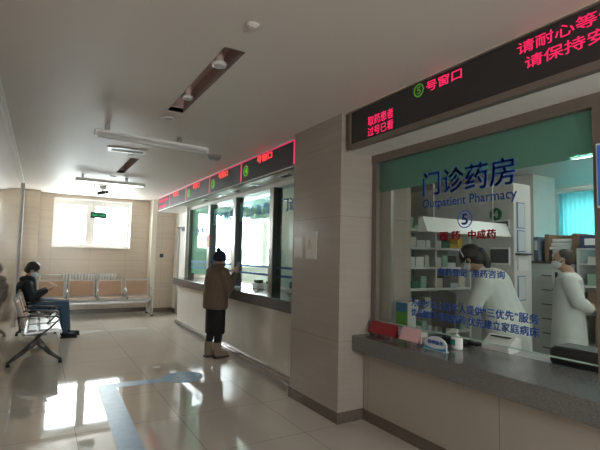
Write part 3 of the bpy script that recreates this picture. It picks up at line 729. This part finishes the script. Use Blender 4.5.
# signs on the slab
t = thing('desk_sign', 'dark red folded sign leaning at the left end of slab', 'sign', (2.615, 2.925, .756))
b = bm_new(); prism(b, [(-.025, 0), (-.02, 0), (0, .095), (.02, 0), (.025, 0), (.002, .105), (-.002, .105)], 'Y', -.165, .165); obj('tent', b, mat('dark_red_plastic', (.30, .02, .025), .35), t)
text('lettering', '请勿拍打玻璃', mat('dull_gold_print', (.32, .05, .05), .5), 'X', 0, .13, -.13, 0, .045, t)
ch = t.children[-1]; ch.rotation_euler = (0, math.radians(13), 0); ch.location = (-.0205, 0, .028)
t = thing('desk_sign', 'pink folded tent card with small black print on slab', 'sign', (2.615, 2.60, .756))
b = bm_new(); prism(b, [(-.028, 0), (-.023, 0), (0, .095), (.023, 0), (.028, 0), (.002, .105), (-.002, .105)], 'Y', -.10, .10); obj('tent', b, mat('pink_card', (.70, .42, .44), .6), t)
text('lettering', '医保登记', mat('brown_print', (.2, .06, .06), .6), 'X', 0, .09, -.09, 0, .04, t)
ch = t.children[-1]; ch.rotation_euler = (0, math.radians(14.5), 0); ch.location = (-.0225, 0, .03)
t = thing('desk_sign', 'white oval sign with blue edge on clear stand', 'sign', (2.63, 2.365, .756))
b = bm_new(); pts = [(.105*math.cos(a*PI/12), .045+.06*math.sin(a*PI/12)) for a in range(0, 13)]
prism(b, pts+[(-.105, 0), (.105, 0)], 'X', -.006, .006); obj('plaque', b, mat('oval_white', (.6, .64, .66), .4), t)
b = bm_new(); prism(b, [(.105, 0), (.105, .03), (.07, .02), (0, .012), (-.07, .02), (-.105, .03), (-.105, 0)], 'X', -.009, -.006); obj('wave', b, mat('wave_blue', (.05, .28, .45), .4), t)
text('lettering', '暂停服务', BLUEL, 'X', -.0065, .075, -.075, .045, .075, t, bold=.02)
obj('stand', bx(-.03, .03, -.1, .1, 0, .006), mat('clear_acrylic', (.4, .5, .5), .1), t)
# pump bottle
t = thing('pump_bottle', 'white pump bottle with green label on the pharmacy slab', 'bottle', (2.83, 2.335, .756))
b = bm_new(); ringloft(b, [((0, 0, 0), .03, .045), ((0, 0, .01), .034, .05), ((0, 0, .085), .034, .05), ((0, 0, .1), .018, .02), ((0, 0, .11), .013, .013)]); obj('bottle', b, PLASTIC, t, True)
b = bm_new(); ringloft(b, [((0, 0, .028), .0355, .0515), ((0, 0, .075), .0355, .0515)]); 
bmesh.ops.delete(b, geom=[f for f in b.faces if f.calc_center_median().x > -.012 or f.calc_center_median().y < -.01], context='FACES')
obj('label_patch', b, mat('label_green', (.02, .35, .25), .4), t)
b = bm_new(); tube(b, (0, 0, .108), (0, 0, .14), .009); box(b, -.01, .012, -.012, .03, .138, .15); tube(b, (0, .02, .146), (0, .055, .135), .006); obj('pump', b, PLASTIC, t)
# white papers, tray and small items beyond
t = thing('paper_stack', 'white paper stack on slab under the leaflet box', 'papers', (2.93, 2.97, .756))
for k in range(4): obj('sheet', bx(-.10+k*.004, .08, -.17, .13-k*.01, k*.01, k*.01+.0098), PAPER, t)
t = thing('scanner', 'black barcode scanner and pads lying behind the oval sign', 'scanner', (3.02, 2.47, .756))
b = bm_new(); cap(b, (-.03, .13, .02), (0, -.1, .025), .02, .026); ball(b, (0, -.12, .035), (.03, .04, .03)); obj('grip', b, BLACKP, t, True)
t = thing('keyboard', 'black keyboard on the work desk behind the glass', 'keyboard', (3.22, 2.56, .731), .1)
obj('base', bx(-.07, .07, -.15, .15, 0, .018, bev=.005), BLACKP, t); obj('keys', bx(-.06, .06, -.14, .14, .018, .024), DARKMET, t)
t = thing('label_printer', 'pale grey printer on the desk in front of the nurse', 'printer', (3.22, 2.22, .731), .1)
b = bm_new(); prism(b, [(-.1, 0), (.1, 0), (.1, .10), (.02, .12), (-.1, .05)], 'Y', -.11, .11); obj('body', b, PLASTIC, t)
obj('paper_slot', bx(-.02, .05, -.08, .08, .105, .113), BLACKP, t)
# black chair at the desk right edge
t = thing('office_chair', 'black office chair back showing above the slab at right', 'chair', (3.62, 1.52, 0), .2)
b = bm_new(); box(b, -.2, .2, -.22, .22, .44, .50, bev=.02); obj('seat', b, BLACKP, t)
t.location = (3.9, 1.35, 0)
b = bm_new(); box(b, -.22, -.17, -.22, .22, .52, .90, bev=.022); obj('backrest', b, BLACKP, t, True)
b = bm_new(); tube(b, (0, 0, .1), (0, 0, .44), .025); obj('column', b, DARKMET, t)
b = bm_new()
for k in range(5): a = k*2*PI/5; cap(b, (0, 0, .10), (.27*math.cos(a), .27*math.sin(a), .05), .02, .014)
obj('base', b, BLACKP, t)
for k in range(5):
    a = k*2*PI/5; b = bm_new(); c, s = math.cos(a)*.27, math.sin(a)*.27; tube(b, (c-.012, s, .022), (c+.012, s, .022), .022); obj('caster', b, BLACKP, t)
t = thing('desk_case', 'low black case lying on slab edge at the right', 'case', (3.14, 1.52, .756))
t.location = (3.22, 1.52, .731)
b = bm_new(); box(b, -.12, .12, -.26, .26, 0, .13, bev=.035); obj('case_body', b, BLACKP, t, True)
obj('case_lid', bx(-.1, .1, -.23, .23, .128, .136, bev=.003), DARKMET, t)

# ------------------------------------------------------------------ OFFICE INTERIOR behind the far glass
t = thing('office_desk', 'pale desk running behind the far counter glass', 'desk', (3.26, 6.6, 0))
obj('desktop', bx(-.14, .14, -2.4, 2.4, .72, .75), mat('desk_office', (.4, .45, .42), .4), t)
for y in (-2.3, -.8, .8, 2.3): obj('support', bx(-.12, .12, y-.02, y+.02, 0, .72), MACHW, t)
t = thing('office_cabinet', 'teal cabinet in the office behind the far glass', 'cabinet', (5.2, 8.9, 0))
obj('body', bx(-.3, .3, -.25, .25, 0, 1.65, bev=.006), mat('teal_paint', (.05, .25, .30), .4), t); obj('door', bx(-.28, .28, -.262, -.25, .05, 1.6), mat('teal_paint_light', (.07, .33, .38), .4), t)
def smallthing(name, label, cat, x, y, z, parts):
    t = thing(name, label, cat, (x, y, z))
    for nm, args, m in parts: obj(nm, bx(*args, bev=.006), m, t)
WH = PLASTIC
smallthing('card_reader', 'white card reader with black top on far counter beside post', 'card reader', 2.86, 6.02, .951, [('body', (-.06, .06, -.1, .1, 0, .08), WH), ('screen', (-.05, .05, -.07, .05, .08, .13), BLACKP)])
smallthing('receipt_printer', 'white receipt printer with black lid on the far counter', 'printer', 2.90, 5.7, .951, [('body', (-.07, .07, -.07, .07, 0, .09), WH), ('lid', (-.05, .05, -.05, .05, .09, .12), BLACKP)])
smallthing('telephone', 'white telephone with dark and orange parts at far counter end', 'telephone', 2.92, 4.98, .951, [('body', (-.07, .07, -.16, .16, 0, .06), WH), ('handset', (-.03, .03, -.02, .14, .06, .15), BLACKP), ('sticker', (-.06, -.02, -.12, -.06, .06, .12), mat('orange_sticker', (.6, .15, .03), .5))])
smallthing('notepad', 'white notepad lying on far counter by the brown coat', 'notepad', 2.60, 6.3, .951, [('pages', (-.09, .09, -.12, .12, 0, .012), PAPER), ('cover', (-.09, .09, .09, .12, .012, .018), BLUEP)])
smallthing('office_monitor', 'grey monitor behind the far glass near the pillar', 'monitor', 3.26, 5.2, .751, [('screen_back', (-.02, .02, -.24, .24, .12, .44), DARKMET), ('stand', (-.02, .02, -.03, .03, .0, .12), BLACKP), ('stand_base', (-.1, .1, -.12, .12, 0, .015), BLACKP)])

# ------------------------------------------------------------------ PEOPLE
def head(bm, c, yawv=0., pitchv=0., s=1.):
    """head joined into bm; local forward = +x. returns transform"""
    R = Matrix.Rotation(yawv, 3, 'Z') @ Matrix.Rotation(pitchv, 3, 'Y'); c = Vector(c)
    def P(x, y, z): return c + R @ (Vector((x, y, z))*s)
    ball(bm, P(-.008, 0, .025), (.094*s, .075*s, .092*s), rot=R)
    ball(bm, P(.022, 0, -.045), (.066*s, .056*s, .068*s), rot=R)
    ball(bm, P(.062, 0, -.082), (.022*s, .026*s, .02*s), rot=R)
    cap(bm, P(.086, 0, .01), P(.104, 0, -.025), .009*s, .014*s)
    ball(bm, P(.082, 0, -.055), (.012*s, .024*s, .008*s), rot=R); ball(bm, P(.08, 0, -.066), (.012*s, .02*s, .007*s), rot=R)
    for sd in (-1, 1): ball(bm, P(-.005, sd*.077, -.005), (.016*s, .009*s, .031*s), rot=R); ball(bm, P(.07, sd*.03, .024), (.018*s, .02*s, .007*s), rot=R)
    return P, R
def hand(bm, wrist, d, up, side, curl=.5, s=1.):
    """d: finger direction, up: back of the hand, side: +1/-1 where the thumb leaves"""
    d = Vector(d).normalized(); up = Vector(up); up = (up - d*up.dot(d)).normalized(); sd = d.cross(up)*side; w = Vector(wrist)
    rot = Matrix((d, sd, up)).transposed()
    ball(bm, w+d*.045*s, (.048*s, .038*s, .015*s), rot=rot)
    L = (.075, .082, .076, .06)
    for i in range(4):
        b0 = w + d*(.082-.004*abs(i-1))*s + sd*(.030-.020*i)*s
        l = L[i]*s; a = curl; p = b0; dr = d
        for k, fr in enumerate((.42, .32, .26)):
            dr = (d*math.cos(a*(k+.4)) - up*math.sin(a*(k+.4))); p2 = p+dr*l*fr
            cap(bm, p, p2, (.0088-.0008*k)*s, (.008-.0008*k)*s); p = p2
    t0 = w + d*.018*s + sd*.028*s; t1 = t0 + (d*.6+sd*.75-up*.25).normalized()*.038*s; t2 = t1+(d*.9+sd*.1-up*.45).normalized()*.03*s
    cap(bm, w+d*.01*s, t0, .014*s, .012*s); cap(bm, t0, t1, .012*s, .010*s); cap(bm, t1, t2, .0095*s, .008*s)
def place(o, loc, rz): o.location = loc; o.rotation_euler = (0, 0, rz)
def eyes(P, par, s=1.):
    for sd in (-1, 1):
        b = bm_new(); ball(b, P(.078, sd*.029, .012), .0115*s); obj('eye', b, EYE, par, True)
def mask(P, R, par, m=MASK, s=1., loops=True):
    b = bm_new(); ball(b, P(.05, 0, -.045), (.068*s, .064*s, .055*s), rot=R)
    k = remesh('face_mask', b, m, par, .006, 2)
    if loops:
        for sd in (-1, 1):
            b = bm_new(); cap(b, P(.06, sd*.06, -.03), P(-.005, sd*.083, .02), .003); cap(b, P(.05, sd*.06, -.06), P(-.012, sd*.084, -.03), .003); obj('ear_loop', b, m, k, True)

# --- P1: standing in brown coat (local +x = facing the counter)
b = bm_new()
hc = (.035, 0, 1.405)
P, R = head(b, hc, .15, .12, .94)
chain(b, [(0, 0, 1.30), (.012, 0, 1.35)], [.05, .048])
ringloft(b, [((0, 0, .72), .10, .15), ((0, 0, .80), .115, .165), ((0, 0, .95), .095, .135), ((0, 0, 1.12), .11, .15), ((0, 0, 1.24), .095, .16), ((0, 0, 1.30), .06, .10)])
for s_ in (-1, 1):
    fx = .0 if s_ < 0 else -.05
    chain(b, [(0, s_*.085, .76), (0, s_*.085, .44), (fx-.01, s_*.08, .08)], [.085, .056, .038]); cap(b, (fx-.01, s_*.08, .045), (fx+.14, s_*.09, .03), .036, .026)
chain(b, [(0, .17, 1.24), (.05, .22, 1.02), (.22, .12, 1.06)], [.05, .042, .03])
chain(b, [(0, -.17, 1.24), (.06, -.21, 1.02), (.27, -.07, 1.21)], [.05, .042, .03])
hand(b, (.27, -.07, 1.21), (.45, .25, .8), (-.5, -.8, .2), -1, .7)
hand(b, (.22, .12, 1.06), (.8, -.3, .1), (0, 0, 1), 1, .5)
p1 = remesh('person', b, SKIN, None, .009, 2)
tag(p1, 'person in brown fleece coat and navy pompom hat standing at far counter', 'person')
p1.scale = (.97,)*3; place(p1, (2.20, 6.0, 0), .22); eyes(P, p1, .94); mask(P, R, p1, s=.94)
COATB = mat('brown_fleece', (.15, .105, .072), .95, var=.3, scale=90, bump=.6)
b = bm_new()
ringloft(b, [((-.02, 0, .70), .165, .205), ((-.02, 0, .74), .172, .212), ((-.02, 0, .90), .17, .21), ((-.015, 0, 1.05), .165, .21), ((-.01, 0, 1.18), .155, .205), ((0, 0, 1.26), .125, .17), ((0, 0, 1.32), .085, .10), ((.005, 0, 1.355), .075, .08)])
chain(b, [(0, .17, 1.22), (.04, .245, 1.02), (.20, .13, 1.06)], [.085, .075, .055]); chain(b, [(0, -.17, 1.22), (.05, -.235, 1.02), (.25, -.08, 1.18)], [.085, .075, .055])
c1 = remesh('coat', b, COATB, p1, .012, 3)
b = bm_new(); 
for k in range(20):
    a = k*2*PI/20; a2 = (k+1)*2*PI/20; cap(b, (.085*math.cos(a), .088*math.sin(a), 1.335), (.085*math.cos(a2), .088*math.sin(a2), 1.335), .026)
obj('collar', b, COATB, c1, True)
SK = mat('black_skirt_fabric', (.009, .008, .009), .8)
b = bm_new(); ringloft(b, [((-.01, 0, .34), .125, .165), ((-.01, 0, .36), .13, .17), ((-.01, 0, .55), .135, .17), ((-.01, 0, .72), .135, .17), ((-.01, 0, .80), .12, .16)]); remesh('skirt', b, SK, p1, .012, 2)
b = bm_new()
for s_ in (-1, 1):
    fx = .0 if s_ < 0 else -.05; chain(b, [(0, s_*.085, .5), (fx-.01, s_*.08, .16)], [.066, .052])
remesh('leggings', b, mat('black_leggings', (.012, .012, .016), .8), p1, .01, 2)
BOOT = mat('beige_suede', (.26, .20, .15), .85); SOLE = mat('boot_sole', (.05, .035, .03), .7)
for s_ in (-1, 1):
    fx = .0 if s_ < 0 else -.05
    b = bm_new(); tube(b, (fx-.01, s_*.08, .06), (fx-.01, s_*.08, .225), .056, .062, 18); ball(b, (fx-.01, s_*.08, .06), (.058, .05, .045)); cap(b, (fx, s_*.08, .055), (fx+.13, s_*.09, .045), .05, .04)
    bt = remesh('boot', b, BOOT, p1, .009, 2)
    b = bm_new(); box(b, fx-.07, fx+.175, s_*.085-.046, s_*.085+.046, .0, .024, bev=.01); obj('sole', b, SOLE, bt)
NAVY = mat('navy_knit', (.012, .018, .045), .9, var=.25, scale=120, bump=.5)
b = bm_new(); ball(b, P(-.012, 0, .055), (.105, .092, .10), rot=R); tube(b, P(-.012, 0, .0), P(-.012, 0, .06), .103, .1, 24)
hat = remesh('knit_hat', b, NAVY, p1, .008, 3)
b = bm_new(); ball(b, P(.10, 0, .02), (.055, .075, .012), rot=R); obj('hat_brim', b, NAVY, hat, True)
b = bm_new(); ball(b, P(-.055, 0, .165), .034); obj('pompom', b, NAVY, hat, True)
b = bm_new(); box(b, -.005, .005, -.036, .036, -.075, .075, bev=.004)
bmesh.ops.transform(b, matrix=Matrix.Translation((2.525, 6.03, 1.27)) @ Matrix.Rotation(.3, 4, 'Z') @ Matrix.Rotation(.3, 4, 'Y'), verts=b.verts)
ph = obj('mobile_phone', b, mat('phone_grey', (.25, .24, .24), .3), at=(2.525, 6.03, 1.27)); tag(ph, 'grey phone held up by the person in the brown coat', 'phone')

# --- P2: seated on the left bench, local +x = facing
def seated_body():
    b = bm_new()
    P, R = head(b, (-.05, 0, 1.065), 0., .5, .95)
    chain(b, [(-.10, 0, .90), (-.08, 0, .985)], [.05, .05])
    chain(b, [(-.03, 0, .52), (-.10, 0, .66), (-.13, 0, .80), (-.10, 0, .88)], [.125, .12, .125, .09])
    for s_ in (-1, 1): ball(b, (-.105, s_*.12, .85), (.065, .075, .06)); ball(b, (-.03, s_*.08, .53), (.12, .09, .09))
    for s_ in (-1, 1):
        chain(b, [(-.01, s_*.09, .525), (.42, s_*.10, .51)], [.082, .058]); chain(b, [(.42, s_*.10, .51), (.46+.02*s_, s_*.10, .10)], [.056, .038]); cap(b, (.46+.02*s_, s_*.10, .05), (.60+.02*s_, s_*.11, .035), .034, .025)
    chain(b, [(-.10, .175, .85), (-.03, .21, .66), (.17, .08, .76)], [.048, .04, .028]); chain(b, [(-.10, -.175, .85), (-.03, -.21, .66), (.17, -.08, .76)], [.048, .04, .028])
    hand(b, (.17, -.08, .76), (.8, .5, .25), (.2, -.5, -.6), 1, .6); hand(b, (.17, .08, .76), (.8, -.5, .25), (.2, .5, -.6), -1, .6)
    return b, P, R
b, P, R = seated_body()
p2 = remesh('person', b, SKIN, None, .009, 2)
tag(p2, 'person in dark hooded jacket and jeans sitting on left bench with phone', 'person')
p2.scale = (1.05,)*3; place(p2, (-.04, 8.5, 0), -.06); eyes(P, p2); mask(P, R, p2, mat('white_mask', (.6, .68, .74), .8))
JK = mat('dark_jacket', (.012, .015, .022), .75, var=.2)
b = bm_new(); chain(b, [(-.04, 0, .55), (-.11, 0, .68), (-.12, 0, .80), (-.10, 0, .89)], [.155, .145, .14, .105])
for s_ in (-1, 1):
    ball(b, (-.11, s_*.12, .84), (.09, .095, .085)); ball(b, (-.02, s_*.07, .56), (.17, .12, .10)); chain(b, [(-.10, s_*.185, .83), (-.03, s_*.235, .65), (.14, s_*.10, .745)], [.078, .066, .048])
jk = remesh('jacket', b, JK, p2, .012, 3)
b = bm_new(); ball(b, (-.15, 0, .93), (.075, .12, .05)); ball(b, (-.10, .08, .93), (.07, .04, .04)); ball(b, (-.10, -.08, .93), (.07, .04, .04)); remesh('hood', b, JK, jk, .012, 3)
JE = mat('blue_denim', (.05, .10, .17), .8, var=.2, scale=50)
b = bm_new()
for s_ in (-1, 1): chain(b, [(-.0, s_*.09, .53), (.42, s_*.10, .515), (.455+.02*s_, s_*.10, .12)], [.098, .074, .055])
ball(b, (-.02, 0, .535), (.12, .15, .095)); remesh('jeans', b, JE, p2, .011, 3)
for s_ in (-1, 1):
    b = bm_new(); x = .46+.02*s_; ball(b, (x, s_*.10, .065), (.055, .045, .05)); cap(b, (x, s_*.10, .045), (x+.15, s_*.115, .04), .042, .036)
    sh = remesh('shoe', b, mat('dark_shoe', (.012, .014, .02), .6), p2, .009, 2)
    b = bm_new(); box(b, x-.055, x+.19, s_*.108-.043, s_*.108+.043, 0, .02, bev=.009); obj('sole', b, BLACKP, sh)
b = bm_new(); ball(b, P(-.022, 0, .045), (.1, .088, .093), rot=R); ball(b, P(-.055, 0, 0.), (.07, .08, .08), rot=R); remesh('hair', b, HAIR, p2, .008, 2)
b = bm_new(); box(b, -.005, .005, -.036, .036, -.07, .07, bev=.004)
bmesh.ops.transform(b, matrix=Matrix.Translation((.22, 8.48, .885)) @ Matrix.Rotation(-1.1, 4, 'Y'), verts=b.verts)
ph = obj('mobile_phone', b, mat('phone_white', (.6, .62, .65), .25), at=(.22, 8.48, .885)); tag(ph, 'white phone in the hands of the seated person', 'phone')

# --- P3: nurse bending over behind the glass; local +x = facing
b = bm_new()
P, R = head(b, (.16, 0, 1.375), 0., .55, .98)
chain(b, [(.04, 0, 1.24), (.11, 0, 1.31)], [.052, .05])
chain(b, [(-.12, 0, .82), (-.08, 0, 1.0), (-.03, 0, 1.16)], [.13, .12, .12])
for s_ in (-1, 1): ball(b, (0, s_*.12, 1.20), (.065, .075, .06))
for s_ in (-1, 1):
    chain(b, [(-.12, s_*.085, .82), (-.10, s_*.085, .45), (-.12, s_*.085, .09)], [.09, .06, .04]); cap(b, (-.12, s_*.085, .05), (.03, s_*.09, .035), .036, .028)
    chain(b, [(0, s_*.17, 1.19), (.06, s_*.21, .97), (.26, s_*.11, .86)], [.05, .042, .03])
    hand(b, (.26, s_*.11, .86), (.85, -.2*s_, -.35), (.2, 0, 1), 1 if s_ > 0 else -1, .5)
p3 = remesh('person', b, SKIN, None, .009, 2)
tag(p3, 'person in white coat with black ponytail bending over behind pharmacy glass', 'person')
FA = math.atan2(.51, -.86)
p3.scale = (1.06,)*3; place(p3, (3.60, 2.60, 0), math.atan2(.98, -.36)); eyes(P, p3); mask(P, R, p3, mat('pale_mask', (.6, .62, .6), .8))
b = bm_new(); chain(b, [(-.13, 0, .84), (-.08, 0, 1.0), (-.03, 0, 1.15)], [.185, .16, .155])
ringloft(b, [((-.13, 0, .50), .21, .26), ((-.13, 0, .53), .21, .26), ((-.13, 0, .84), .175, .215), ((-.11, 0, .92), .15, .18)])
for s_ in (-1, 1): ball(b, (0, s_*.12, 1.19), (.09, .095, .08)); chain(b, [(0, s_*.18, 1.18), (.06, s_*.225, .98), (.22, s_*.13, .88)], [.078, .066, .05])
cap(b, (.02, 0, 1.22), (.05, 0, 1.25), .075, .065)
remesh('lab_coat', b, COATW, p3, .012, 3)
b = bm_new()
for s_ in (-1, 1): chain(b, [(-.12, s_*.085, .6), (-.12, s_*.085, .10)], [.075, .055])
remesh('trousers', b, mat('white_trousers', (.5, .52, .52), .8), p3, .012, 2)
b = bm_new(); ball(b, P(-.022, 0, .035), (.105, .09, .1), rot=R); ball(b, P(-.06, 0, -.01), (.07, .08, .08), rot=R)
chain(b, [P(-.10, 0, .03), P(-.12, .0, -.02), P(-.11, 0, -.10), P(-.05, 0, -.21)], [.035, .038, .034, .016]); hr = remesh('hair', b, HAIR, p3, .008, 2)
b = bm_new(); cap(b, P(-.115, -.01, .0), P(-.12, .01, .01), .036); obj('hair_tie', b, mat('dark_scrunchie', (.03, .03, .06), .7), hr, True)
b = bm_new(); 
for k in range(10):
    a0 = PI*k/10; a1 = PI*(k+1)/10; cap(b, P(.02, .09*math.cos(a0), .035+.10*math.sin(a0)), P(.02, .09*math.cos(a1), .035+.10*math.sin(a1)), .005)
obj('hair_band', b, mat('white_band', (.6, .6, .6), .6), hr, True)

# --- P4: staff member in white coat, hands behind the back
b = bm_new()
P, R = head(b, (.05, 0, 1.47), 0., .1, 1.)
chain(b, [(-.01, 0, 1.30), (.02, 0, 1.38)], [.06, .058])
ringloft(b, [((0, 0, .80), .13, .17), ((0, 0, .92), .12, .16), ((.0, 0, 1.12), .125, .175), ((-.01, 0, 1.26), .11, .18), ((-.01, 0, 1.33), .06, .10)])
for s_ in (-1, 1):
    chain(b, [(0, s_*.09, .82), (0, s_*.09, .45), (-.01, s_*.09, .09)], [.095, .062, .044]); cap(b, (-.01, s_*.09, .05), (.16, s_*.11, .035), .038, .03)
    chain(b, [(-.01, s_*.19, 1.25), (-.09, s_*.23, 1.02), (-.22, s_*.06, .94)], [.055, .046, .032])
    hand(b, (-.22, s_*.06, .94), (-.25, -.9*s_, .15), (-.9, .0, .1), 1 if s_ < 0 else -1, .5)
p4 = remesh('person', b, SKIN, None, .009, 2)
tag(p4, 'person in long white coat with thinning hair standing hands behind back', 'person')
place(p4, (5.13, 2.70, 0), math.atan2(.883, -.469)); eyes(P, p4); mask(P, R, p4, mat('white_mask2', (.6, .62, .62), .8))
b = bm_new(); ringloft(b, [((-.0, 0, .46), .185, .24), ((-.0, 0, .49), .185, .24), ((0, 0, .80), .165, .21), ((0, 0, .95), .155, .20), ((0, 0, 1.13), .155, .205), ((-.01, 0, 1.26), .135, .20), ((-.01, 0, 1.33), .08, .12)])
for s_ in (-1, 1): chain(b, [(-.01, s_*.19, 1.24), (-.09, s_*.235, 1.02), (-.19, s_*.09, .95)], [.085, .072, .052])
lc = remesh('lab_coat', b, COATW, p4, .012, 3)
for s_ in (-1, 1):
    b = bm_new(); prism(b, [(.0, 1.10), (s_*.055, 1.26), (s_*.075, 1.33), (s_*.02, 1.28)], 'X', .125, .15); obj('lapel', b, COATW, lc)
b = bm_new(); box(b, .148, .156, .07, .12, 1.13, 1.145); obj('name_tag', b, mat('tag_dark', (.05, .06, .05), .5), lc)
b = bm_new(); prism(b, [(-.03, 1.33), (.03, 1.33), (0, 1.16)], 'X', .10, .135); obj('shirt', b, mat('navy_shirt', (.02, .03, .06), .8), p4)
b = bm_new()
for s_ in (-1, 1): chain(b, [(0, s_*.09, .7), (-.01, s_*.09, .09)], [.09, .062])
remesh('trousers', b, mat('dark_trousers', (.015, .02, .025), .8), p4, .012, 2)
for s_ in (-1, 1):
    b = bm_new(); cap(b, (-.02, s_*.09, .05), (.17, s_*.11, .04), .044, .038); remesh('shoe', b, BLACKP, p4, .01, 2)
b = bm_new(); ball(b, P(-.028, 0, .04), (.088, .082, .086), rot=R); ball(b, P(-.05, 0, 0), (.06, .078, .07), rot=R); remesh('hair', b, mat('greying_short_hair', (.04, .033, .03), .7), p4, .008, 2)
